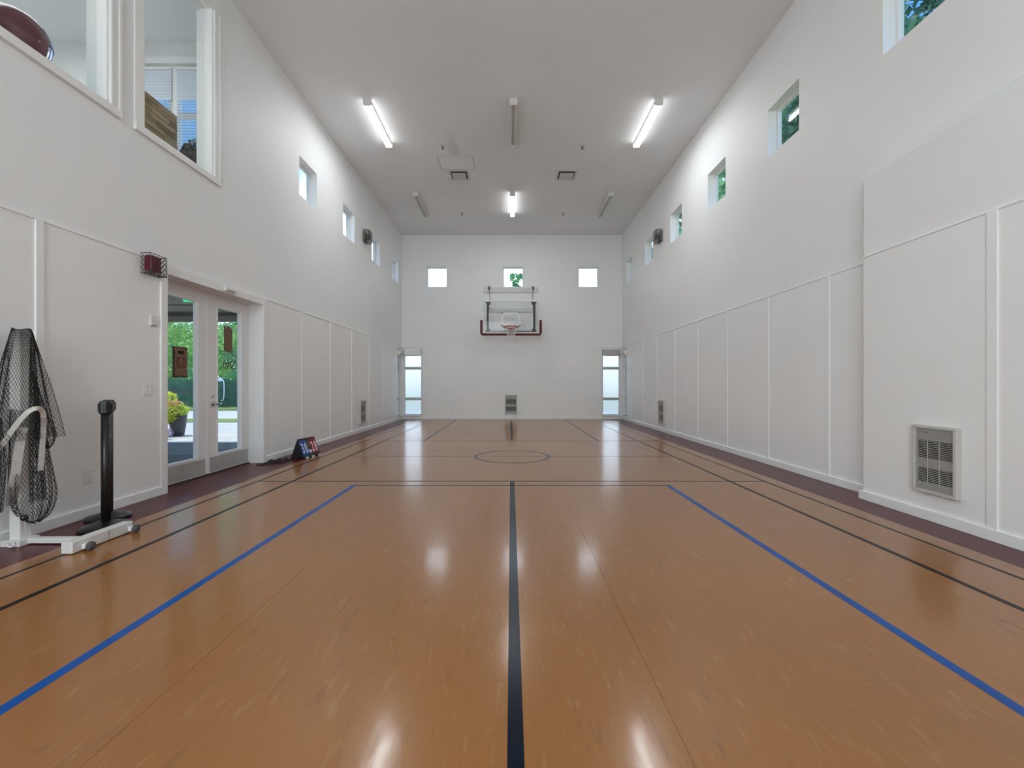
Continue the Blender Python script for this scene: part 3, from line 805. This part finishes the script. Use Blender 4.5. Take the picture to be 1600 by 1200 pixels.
MB().tube(pp, .042, 10).build('edge_padding', 'pad_maroon', bk, smooth=True)
MB().tube([(.235*math.cos(2*PI*i/40), -.40+.235*math.sin(2*PI*i/40), .225) for i in range(40)], .017, 8, True).build('rim', 'hoop_red', bk, smooth=True)
f = MB(); f.box(-.10, .10, -.02, 0, .06, .24).box(-.10, .10, -.17, -.02, .212, .222)
f.prism([(-.02, .07), (-.17, .21), (-.02, .21)], 'x', -.075, -.065); f.prism([(-.02, .07), (-.17, .21), (-.02, .21)], 'x', .065, .075)
f.prism([(-.02, .02), (-.13, .21), (-.02, .21)], 'x', -.012, .012)
f.build('rim_bracket', 'hoop_red', bk)
nm = MB(); ns = 12; rows = 7
def npnt(i, j): 
    t_ = j/rows; r_ = .230-.11*math.sin(min(t_*1.5, 1)*PI/2); a = 2*PI*(i+.5*(j % 2))/ns
    return (r_*math.cos(a), -.40+r_*math.sin(a), .215-.42*t_)
for j in range(rows):
    for i in range(ns):
        for di in ((0, 1) if j % 2 else (0, -1)): nm.tube([npnt(i, j), npnt(i+di, j+1)], .0055, 4)
nm.build('net', 'hoop_net', bk)
for s in (-1, 1):
    MB().box(s*.76-.035, s*.76+.035, .03, .10, .16, 1.08).build('mounting_post', 'steel_dark', bk, bevel=.005)
    f = MB(); f.prism([(.0, 0), (s*.12, 0), (s*.02, .13), (0, .13)], 'y', .028, .06); f.box(-.05, .05, .012, .05, .0, .03)
    for q, (zz, sg) in enumerate(((1.10, -1), (.13, 1))):
        f = MB(); f.prism([(s*.84, zz), (s*.66, zz), (s*.70, zz+sg*.10), (s*.80, zz+sg*.06)], 'y', .022, .10).build('corner_bracket', 'steel_dark', bk)
    f = MB(); f.box(s*.76-.02, s*.76+.02, .10, .90, 1.0, 1.04).box(s*.76-.02, s*.76+.02, .10, .90, .22, .26)
    f.build('support_arm', 'rail_white', bk)
    MB().box(s*.76-.03, s*.76+.03, .845, .885, 1.68, 1.80).build('wall_bracket', 'steel_dark', bk, bevel=.004)
    MB().tube([(s*.76, .85, 1.68), (s*.68, .06, 1.12)], .009, 6).build('stay_rod', 'steel_dark', bk)
MB().box(-.64, .64, .04, .08, .125, .15).build('cross_bar', 'steel_dark', bk)
for z, hh in ((1.60, .17), (.92, .12), (.20, .12)):
    MB().box(-.95 if z > 1.5 else -.80, .95 if z > 1.5 else .80, .888, .93, z, z+hh).build('wall_rail', 'rail_white', bk, bevel=.004)

# ------------------------------------------------------------------ black stanchions
def stanchion(label, loc, R_):
    r = thing('belt_post', label, 'post', loc)
    MB().lathe([(R_, 0), (R_, .018), (R_*.97, .027), (R_*.6, .042), (.05, .056), (.034, .062)], (0,0,0), 48).build('base', 'black_base', r, smooth=True)
    MB().lathe([(.0315, .05), (.0315, .95)], (0,0,0), 28).build('pole', 'black_plastic', r, smooth=True)
    MB().lathe([(.034, .94), (.044, .955), (.044, 1.025), (.040, 1.04), (.034, 1.05), (.01, 1.052)], (0,0,0), 8).build('belt_head', 'black_plastic', r)
    for i in range(4):
        a = i*PI/2+.6
        o = MB().box(-.011, .011, .036, .049, .965, 1.03).build('belt_clip', 'black_base', r, bevel=.002); o.rotation_euler = (0, 0, a)
stanchion('black retractable-belt post, the nearer one beside the white base', (-3.345, 3.55, 0), .172)
stanchion('black retractable-belt post behind the other, against the left wall', (-3.575, 3.82, 0), .160)

# ------------------------------------------------------------------ net stand
ns_ = thing('net_stand', 'white net post on a wheeled base with a bundled black net', 'net stand', (-3.65, 3.2, 0))
o0 = Vector((3.65, -3.2, 0))
def Lc(p): return tuple(Vector(p)+o0)
def bl(a): return (a[0]+3.65, a[1]+3.65, a[2]-3.2, a[3]-3.2, a[4], a[5])
MB().box(*bl((-3.69, -3.61, 3.16, 3.24, .0, 1.58))).build('post', 'white_steel', ns_, bevel=.006)
MB().box(*bl((-3.72, -3.58, 3.13, 3.27, .0, .045))).build('post_foot', 'white_steel', ns_, bevel=.004)
MB().box(*bl((-3.60, -3.12, 3.185, 3.235, .008, .046))).build('base_arm', 'white_steel', ns_, bevel=.004)
MB().box(*bl((-3.13, -3.05, 2.99, 3.47, .006, .085))).build('base_beam', 'white_steel', ns_, bevel=.005)
MB().box(*bl((-3.0498, -3.046, 3.26, 3.262, .01, .083))).build('beam_joint', 'slot_grey', ns_)
for y in (3.075, 3.445):
    wv = MB().lathe([(.008, -.012), (.030, -.011), (.032, -.006), (.032, .006), (.030, .011), (.008, .012)], Lc((-3.005, y, .032)), 24, 'x').build('caster', 'caster_grey', ns_, smooth=True)
    MB().tube([Lc((-3.05, y, .032)), Lc((-2.985, y, .032))], .007, 10).build('axle', 'chrome', wv)
    MB().box(*bl((-3.05, -3.022, y-.022, y+.022, .018, .052))).build('caster_bracket', 'plate_white', ns_, bevel=.003)
MB().tube([Lc((-3.625+.025*math.cos(2*PI*i/14), 3.115, .027+.020*math.sin(2*PI*i/14))) for i in range(14)], .004, 6, True).build('floor_hook', 'plate_white', ns_)
def net_cloth(cxf, ax, ay, z0, z1, nu, nv, seedv, folds, wr_=.0013, open_bottom=False):
    rnd = random.Random(seedv); ph = [rnd.uniform(0, 6.28) for _ in range(6)]
    def pt(i, j):
        v = j/nv; th = 2*PI*(i+.5*(j % 2))/nu
        A, B = ax(v), ay(v); k = 1+folds*min(1, v*2.2)*(.55*math.sin(5*th+ph[0]+v*1.5)+.45*math.sin(9*th+ph[1]-v*2)+.3*math.sin(14*th+ph[2]))
        c = cxf(v)
        return Lc((c[0]+A*k*math.cos(th), c[1]+B*k*math.sin(th), z0+(z1-z0)*v+.006*math.sin(3*th+ph[3])))
    mb = MB()
    for j in range(nv):
        for i in range(nu):
            for di in ((0, 1) if j % 2 else (0, -1)):
                mb.tube([pt(i, j), pt(i+di, j+1)], wr_, 3)
    return mb
ease = lambda v: v**.85
cone = net_cloth(lambda v: (-3.645+.03*v, 3.205+.01*v-.02*v), lambda v: .048+.085*ease(v), lambda v: .050+.165*ease(v), 1.60, .78, 54, 40, 1, .16)
cone.build('net_upper', 'net_cord', ns_, kind='stuff')
bag = net_cloth(lambda v: (-3.635+.05*v, 3.225+.02*v), lambda v: .075*math.sqrt(max(.02, 1-max(0, (v-.72)/.28)**2)), lambda v: (.085+.055*min(1, v*1.4))*math.sqrt(max(.02, 1-max(0, (v-.72)/.28)**2)), 1.0, .145, 40, 40, 2, .20)
bag.build('net_lower', 'net_cord', ns_, kind='stuff')
side = net_cloth(lambda v: (-3.66, 3.04), lambda v: .05, lambda v: .06*math.sqrt(max(.03, 1-abs(v-.5)*1.6)), .95, .28, 26, 30, 3, .25)
side.build('net_side', 'net_cord', ns_, kind='stuff')
lf = lambda v: (.12+.88*(v/.8)**1.3) if v < .8 else math.sqrt(max(.03, 1-((v-.8)/.2)**2))
lobe = net_cloth(lambda v: (-3.60+.04*v, 3.235+.075*v), lambda v: .04*lf(v), lambda v: .056*lf(v), 1.28, .70, 18, 22, 5, .15)
lobe.build('net_lobe', 'net_cord', ns_, kind='stuff')
core = net_cloth(lambda v: (-3.60, 3.235+.03*v), lambda v: .008+.035*v, lambda v: .010+.04*v, 1.54, .30, 20, 60, 6, .35, .0014)
core.build('net_fold', 'net_cord', ns_, kind='stuff')
def px(x, y, Y): return ((x-798.5)*Y/672, Y, CAMZ-(y-602)*Y/672)
def smooth_pts(P, n=5):
    P = [Vector(p) for p in P]; out = []
    for i in range(len(P)-1):
        a, b_, c_, d_ = P[max(i-1, 0)], P[i], P[i+1], P[min(i+2, len(P)-1)]
        for k in range(n):
            t_ = k/n; out.append(.5*((2*b_)+(c_-a)*t_+(2*a-5*b_+4*c_-d_)*t_**2+(3*b_-a-3*c_+d_)*t_**3))
    out.append(P[-1]); return out
rib = smooth_pts([px(-40, 735, 3.08), px(0, 698, 3.05), px(22, 668, 3.03), px(42, 645, 3.03), px(58, 638, 3.06), px(67, 645, 3.12), px(68, 668, 3.18), px(66, 700, 3.2), px(63, 735, 3.22)])
def band(P, w_, name, m):
    P = [Vector(Lc(p)) for p in P]; mb = MB(); K = len(P)
    for i, p in enumerate(P):
        d = (P[min(i+1, K-1)]-P[max(i-1, 0)]).normalized(); vw = Vector((1, -.85, 0)).normalized()
        sd = d.cross(vw).normalized(); nn = d.cross(sd).normalized()
        for a, b_ in ((-1,-1),(1,-1),(1,1),(-1,1)): mb.v.append(tuple(p+sd*(a*w_/2)+nn*(b_*.001)))
    for i in range(K-1):
        for j in range(4):
            k = (j+1) % 4; mb.f.append((i*4+j, i*4+k, i*4+4+k, i*4+4+j))
    return mb.build(name, m, ns_)
band(rib[:28], .030, 'net_tape', 'tape_white'); band(rib[27:], .030, 'net_tape', 'tape_sheer')
band(smooth_pts([px(36, 668, 3.1), px(30, 700, 3.1), px(24, 740, 3.1), px(18, 770, 3.12), px(17, 790, 3.14)]), .05, 'net_tape', 'tape_sheer')
MB().lathe([(.001, -.022), (.012, -.02), (.022, -.008), (.022, .008), (.012, .02), (.001, .022)], Lc(px(38, 809, 3.10)), 16).build('cord_stopper', 'black_plastic', ns_, smooth=True)
MB().tube([Lc(p) for p in smooth_pts([px(38, 812, 3.1), px(40, 824, 3.11), px(39, 836, 3.12)])], .0025, 5).build('draw_cord', 'tape_white', ns_)

# ------------------------------------------------------------------ flip scoreboard
A = Vector((-3.30, 6.86, 0)); dv = Vector((.085, .37, 0)).normalized(); LEN = .40
sc = thing('flip_scoreboard', 'tabletop flip scoreboard reading 30 in blue and 28 in red on the maroon floor strip', 'scoreboard', A, 0)
nv = Vector((-dv.y, dv.x, 0)); HB, DB = .305, .125
sc.rotation_euler = (0, 0, math.atan2(dv.y, dv.x))     # local x along the front edge, local y away from the court
th_ = .006
MB().prism([(0, .012), (.004, .0), (DB+.004, HB), (DB-.004, HB)], 'x', 0, LEN).build('front_board', 'card_black', sc)
MB().prism([(2*DB-.004, 0), (2*DB+.002, 0), (DB+.006, HB), (DB, HB)], 'x', 0, LEN).build('back_board', 'card_black', sc)
MB().prism([(.01, .002), (2*DB-.01, .002), (2*DB-.02, .012), (.02, .012)], 'x', .01, LEN-.01).build('base_strap', 'card_black', sc)
for xx in (0, LEN-.004):
    MB().prism([(.006, .004), (2*DB-.006, .004), (DB, HB-.01)], 'x', xx, xx+.004).build('side_gusset', 'card_black', sc)
sl = math.atan2(DB, HB)
def card(x0, x1, h0, h1, m, name, off=.004):
    o = MB().box(x0, x1, -off, -off+.003, h0, h1).build(name, m, sc, bevel=.001); o.rotation_euler = (-sl, 0, 0); o.location = (0, -.001, 0); return o
def digit(ch, xc, h0, size, m, sxs=1.0, parent=None):
    cu = bpy.data.curves.new('digit', 'FONT'); cu.body = ch; cu.size = size; cu.align_x = 'CENTER'; cu.extrude = .0012
    ob = bpy.data.objects.new('tmp', cu); C.objects.link(ob); dg = bpy.context.evaluated_depsgraph_get()
    me = bpy.data.meshes.new_from_object(ob.evaluated_get(dg)); bpy.data.objects.remove(ob); me.materials.clear(); me.materials.append(M[m])
    for v in me.vertices: v.co = Vector((v.co.x*sxs+xc, -v.co.z, v.co.y+h0))
    o = bpy.data.objects.new('digit', me); C.objects.link(o); o.parent = parent; o.location = (0, -.0055, 0)
for x0, ch in ((.010, '3'), (.088, '0')):
    c = card(x0, x0+.072, .055, .310, 'card_blue', 'score_card'); digit(ch, x0+.036, .095, .235, 'digit_pale', .50, c)
for x0, ch in ((.240, '2'), (.318, '8')):
    c = card(x0, x0+.072, .065, .310, 'card_red', 'score_card'); digit(ch, x0+.036, .100, .235, 'digit_rose', .50, c)
c = card(.168, .232, .190, .305, 'card_black', 'set_card'); digit('2', .200, .200, .11, 'digit_yellow', .6, c)
c = card(.172, .228, .085, .135, 'tag_white', 'label_tag')
for x0 in (.045, .19, .345): 
    o = MB().box(x0, x0+.045, -.02, .012, 0.0005, .028).build('foot_clip', 'tag_white', sc, bevel=.003)
MB().tube([(.004, DB, HB+.004), (LEN-.004, DB, HB+.004)], .007, 8).build('hinge_rod', 'black_plastic', sc)

cb = thing('carry_bag', 'crumpled black cloth bag on the floor behind the scoreboard', 'bag', (-3.57, 6.60, 0), 1.1)
rnd = random.Random(11); mb = MB(); nu, nvv = 22, 10
for j in range(nvv+1):
    for i in range(nu+1):
        u, v = i/nu, j/nvv; x = -.24+.48*u; y = -.08+.16*v+.02*math.sin(u*9)
        edge = math.sin(PI*u)**.5*math.sin(PI*v)**.5
        z = .002+edge*(.030+.022*math.sin(u*17+v*5)+.018*math.sin(u*7-v*11)+rnd.uniform(-.004, .006))
        mb.v.append((x, y*(.6+.4*math.sin(PI*u)), max(.001, z)))
for j in range(nvv):
    for i in range(nu):
        a = j*(nu+1)+i; mb.f.append((a, a+1, a+nu+2, a+nu+1))
mb.build('bag_body', 'bag_black', cb, smooth=True)
MB().tube(smooth_pts([(-.22, .02, .006), (-.29, .05, .02), (-.33, .02, .01), (-.28, -.03, .008), (-.22, -.02, .01)]), .006, 6).build('drawstring', 'bag_black', cb, smooth=True)

# ------------------------------------------------------------------ outside: porch
sb('ground_porch', 'porch_floor', (-12, XL-TH, 1.0, 9.0, -.2, -.02))
sb('ground_paving', 'concrete', (-60, XL-TH, 9.0, 13.9, -.2, -.02)); sb('ground_paving', 'concrete', (XR+TH, 60, 9.0, 13.9, -.2, -.02))
sb('ground_paving', 'concrete', (-60, -12, -20, 9.0, -.2, -.02))
sb('ground_verge', 'grass', (-80, XL-TH, 13.9, 15.3, -.2, -.0)); sb('ground_verge', 'grass', (XR+TH, 80, 13.9, 15.3, -.2, -.0))
sb('ground_road', 'asphalt', (-80, 80, 15.3, 20.8, -.2, -.05))
sb('ground_verge', 'grass', (-80, 80, 20.8, 70, -.2, .0))
sb('ground_side', 'grass', (4.2, 60, -20, 9.0, -.2, -.02))
mt = thing('door_mat', 'slate-blue ribbed mat outside the left door', 'mat', (-5.3, 6.2, -.02))
MB().box(-1.25, 1.2, -1.3, 1.15, 0, .014).build('mat_pile', 'door_mat', mt); 
f = MB(); f.box(-1.29, 1.24, -1.34, -1.3, 0, .010).box(-1.29, 1.24, 1.15, 1.19, 0, .010).build('mat_edge', 'black_plastic', mt)
po = sb('ceiling_porch', 'soffit', (-9.6, XU, 1.2, 9.0, 2.68, 2.95))
box('soffit_batten', 'beam_dark', (-9.6, XU, 8.0, 8.05, 2.668, 2.68), po)
box('porch_beam', 'beam_dark', (-9.6, XU, 8.90, 9.02, 2.505, 2.68), po)
box('beam_trim', 'soffit', (-9.6, XU, 8.885, 8.90, 2.505, 2.61), po)
box('porch_post', 'soffit', (-9.5, -9.35, 8.88, 9.0, -.02, 2.505), po)
ex = thing('exit_reflection', 'small green glow added under the porch soffit for an exit sign reflected in the left door glass', 'sign', (-5.60, 7.45, 2.625))  # added glowing box, stands for an exit sign mirrored in the door glass
MB().box(-.07, .07, -.02, .02, .0, .045).build('reflection_body', 'reflection_green', ex, bevel=.006); MB().box(-.03, .03, -.02, .02, .045, .055).build('mount', 'plate_white', ex)
hr = thing('handrail', 'dark metal handrail outside, seen through the left door glass', 'railing', (-8.7, 12.0, -.02))
MB().box(-3.6, 0, -.03, .03, 1.0, 1.07).build('top_rail', 'steel_dark', hr, bevel=.01)
for x in (-3.5, -1.75, -.05): MB().box(x-.025, x+.025, -.025, .025, 0, 1.0).build('rail_post', 'steel_dark', hr)

# planter, shrub, flowers
shb = thing('potted_shrub', 'yellow-green leafy shrub in a tall dark slate planter outside the door', 'plant', (-7.90, 10.2, -.02))
MB().lathe([(.11, 0), (.125, .02), (.16, .25), (.185, .50), (.19, .60), (.17, .61), (.16, .57), (.05, .56)], (0,0,0), 32).build('planter', 'pot_slate', shb, smooth=True)
random.seed(5)
f = MB()
for k in range(7):
    a = k*.9; f.tube([(0, 0, .54), (.10*math.cos(a), .10*math.sin(a), .68), (.24*math.cos(a), .18*math.sin(a), .80)], .008, 5)
f.build('stems', 'bark', shb, kind='stuff')
mb = MB()
for c_, r_ in (((-.24, -.02, .90), .20), ((.02, -.10, .66), .22), ((.18, -.12, .62), .15), ((-.25, -.16, .62), .24), ((-.22, -.26, .36), .18), ((-.45, -.1, .7), .26), ((-.4, -.2, .4), .2), ((.0, -.22, .46), .13)):
    leaf_cloud(mb, c_, (r_, r_, r_*.85), 300, .034, shell=.2)
mb.build('foliage', 'leaf_shrub', shb, kind='stuff')
mb = MB(); leaf_cloud(mb, (.02, -.2, .78), (.22, .14, .08), 130, .03, shell=.2); leaf_cloud(mb, (-.16, -.4, .36), (.15, .1, .14), 130, .03, shell=.2)
mb.build('pink_leaves', 'leaf_pink', shb, kind='stuff')
fw = thing('flower_clump', 'low clump of white and violet flowers in front of the slate planter', 'flowers', (-7.72, 9.45, -.02))
f = MB()
for k in range(12):
    a = k*2.4; f.tube([(0, 0, 0), (.16*math.cos(a), .12*math.sin(a), .2)], .005, 4)
f.build('stems', 'leaf_dark', fw, kind='stuff')
for nm_, m_, c_ in (('white_flowers', 'petal_white', (-.12, 0, .26)), ('violet_flowers', 'petal_violet', (.10, -.02, .16)), ('leaves', 'leaf_green', (0, 0, .12))):
    mb = MB(); leaf_cloud(mb, c_, (.20, .16, .12), 260, .022, shell=.2); mb.build(nm_, m_, fw, kind='stuff')

# hedge wall, trees
hg = thing('clipped_hedge', 'dark green clipped hedge beyond the road', 'hedge', (-18, 23.6, 0))
mb = MB(); mb.box(-16, 9, -.3, .3, .05, 1.42); mb.build('hedge_core', 'leaf_dark', hg)
rnd = random.Random(21); mb = MB()
for _ in range(9000):
    x = rnd.uniform(-16, 9); y = -.32; z = rnd.uniform(0, 1.5)
    if rnd.random() < .2: y = rnd.uniform(-.3, .3); z = rnd.uniform(1.4, 1.52)
    s = rnd.uniform(.03, .06); d = Vector((rnd.gauss(0,1), rnd.gauss(0,.3), rnd.gauss(0,1))).normalized(); e = d.cross(Vector((0, 1, .3))).normalized(); p = Vector((x, y-rnd.uniform(0, .06), z)); n0 = len(mb.v)
    mb.v += [tuple(p-d*s), tuple(p+e*s*.5), tuple(p+d*s), tuple(p-e*s*.5)]; mb.f.append((n0, n0+1, n0+2, n0+3))
mb.build('hedge_leaves', 'leaf_dark', hg, kind='stuff')

def crown_mesh(seedv, hgt, R_, low, nclus, nleaf, size, m):
    rnd = random.Random(seedv); mb = MB()
    for k in range(nclus):
        while True:
            p = Vector((rnd.uniform(-1,1), rnd.uniform(-1,1), rnd.uniform(-1,1)))
            if .35 < p.length < 1: break
        c = (p.x*R_, p.y*R_, low+(hgt-low)*(p.z*.5+.5)); q = R_*rnd.uniform(.25, .42)
        leaf_cloud(mb, c, (q, q, q*.7), nleaf, size, rnd=rnd, shell=.3)
    me = bpy.data.meshes.new('crown'); me.from_pydata(mb.v, [], mb.f); me.materials.append(M[m]); return me
def trunk_mb(hgt, r_, seedv, R_, low):
    rnd = random.Random(seedv); mb = MB()
    pts = [(0, 0, -.1), (.05, 0, hgt*.3), (-.04, .05, hgt*.6), (.0, 0, hgt*.85)]
    P = smooth_pts(pts, 4); K = len(P); n = 0
    for i, p in enumerate(P):
        rr_ = r_*(1-.75*i/K)
        for j in range(8): mb.v.append((p.x+rr_*math.cos(j*PI/4), p.y+rr_*math.sin(j*PI/4), p.z))
    for i in range(K-1):
        for j in range(8):
            k = (j+1) % 8; mb.f.append((i*8+j, i*8+k, i*8+8+k, i*8+8+j))
    return mb
def branches_mb(hgt, r_, seedv, R_, low):
    rnd = random.Random(seedv+50); mb = MB()
    for k in range(9):
        z = low*.9+(hgt*.75-low)*k/9; a = k*2.4; q = R_*rnd.uniform(.5, .85)
        mb.tube([(0, 0, z), (q*.5*math.cos(a), q*.5*math.sin(a), z+q*.35), (q*math.cos(a), q*math.sin(a), z+q*.5)], r_*.22, 5)
    return mb
kinds = {
 'bright': (dict(hgt=9.5, R_=2.9, low=2.0), 'leaf_green', 'bark_pale', .15, 46, 120, .16),
 'teal':   (dict(hgt=8.0, R_=2.9, low=1.2), 'leaf_teal', 'bark_pale', .14, 46, 120, .16),
 'tall':   (dict(hgt=14.5, R_=3.0, low=4.0), 'leaf_teal', 'bark', .22, 95, 130, .18),
 'tall_dark': (dict(hgt=14.5, R_=3.0, low=4.0), 'leaf_dark', 'bark', .22, 95, 130, .18),
 'sparse': (dict(hgt=10.2, R_=1.0, low=5.0), 'leaf_teal', 'bark', .10, 30, 45, .15)}
protos = {}
for i, (k, (d, lm, bm_, tr_, nc, nl, sz)) in enumerate(kinds.items()):
    protos[k] = (crown_mesh(31+i, d['hgt'], d['R_'], d['low'], nc, nl, sz, lm), trunk_mb(d['hgt'], tr_, i, d['R_'], d['low']), branches_mb(d['hgt'], tr_, i, d['R_'], d['low']), bm_)
tm = {}
def tree(name, kind, x, y, s, rz, label, group=None):
    r = thing(name, label, 'tree', (x, y, 0), rz, group); r.scale = (s, s, s)
    cm, tmb, bmb, bark = protos[kind]
    o = bpy.data.objects.new('foliage', cm); C.objects.link(o); o.parent = r; o['kind'] = 'stuff'
    if kind not in tm:
        a = tmb.build('trunk', bark, r, smooth=True); b_ = bmb.build('branches', bark, r, smooth=True); tm[kind] = (a.data, b_.data)
    else:
        for nm_, me in zip(('trunk', 'branches'), tm[kind]):
            q = bpy.data.objects.new(nm_, me); C.objects.link(q); q.parent = r
tree('leafy_tree', 'bright', -16.1, 25.6, .9, 0, 'bright green leafy tree nearest the hedge, right door glass')
tree('leafy_tree', 'bright', -22.0, 25.4, .9, 1.7, 'bright green leafy tree nearest the hedge, left door glass')
LT = 'leafy tree in the stand behind the two nearest trees beyond the road'
for i, (x, y, k) in enumerate([(-19.2, 31.2, 'teal'), (-25.4, 31.4, 'bright'), (-22.5, 37.0, 'teal'), (-28.6, 37.0, 'teal'), (-27.0, 43.2, 'bright'), (-33.2, 43.0, 'teal')]):
    tree('leafy_tree', k, x, y, .84, i*2.1+.4, LT, 'trees standing behind the front two')
tree('tall_tree', 'tall_dark', 9.2, 11.4, .84, .3, 'tall dark green tree outside the nearest fully visible right window')
tree('tall_tree', 'tall', 9.4, 17.9, .84, 1.3, 'tall green tree outside the second visible right window')
tree('tall_tree', 'tall_dark', 9.6, 24.4, .84, 2.3, 'tall green tree outside the right window beside the caged speaker')
tree('sparse_tree', 'sparse', .95, 30.0, 1.0, 0, 'thin sparse tree behind the middle window of the back wall')
# pale trunk added outside, stands for a reflection on the first right window
pb = thing('reflected_trunk', 'pale leaning trunk added outside the nearest visible right window for a reflection on its glass', 'trunk', (6.4, 9.0, -.02))
MB().tube([(0, 0, 0), (.05, .25, 4), (.35, .6, 9.5)], .17, 12).build('trunk', 'bark_pale', pb, smooth=True)
MB().tube([(.03, .2, 5.5), (-.3, -.5, 7.2), (-.5, -.9, 8.6)], .09, 10).build('branch', 'bark_pale', pb, smooth=True)
# white hooped frame beyond the road
wh = thing('hoop_frame', 'pale blue-white metal hoop frame on the far verge, through the right door glass', 'frame', (-14.35, 21.3, 0))
MB().tube(smooth_pts([(-.28, 0, 0), (-.28, 0, 1.35), (-.1, 0, 1.5), (.12, 0, 1.35), (.12, 0, .55), (.0, 0, .42)]), .022, 8).build('hoop', 'digit_pale', wh, smooth=True)
MB().box(-.22, .05, -.02, .02, 1.38, 1.50).build('top_board', 'digit_pale', wh)
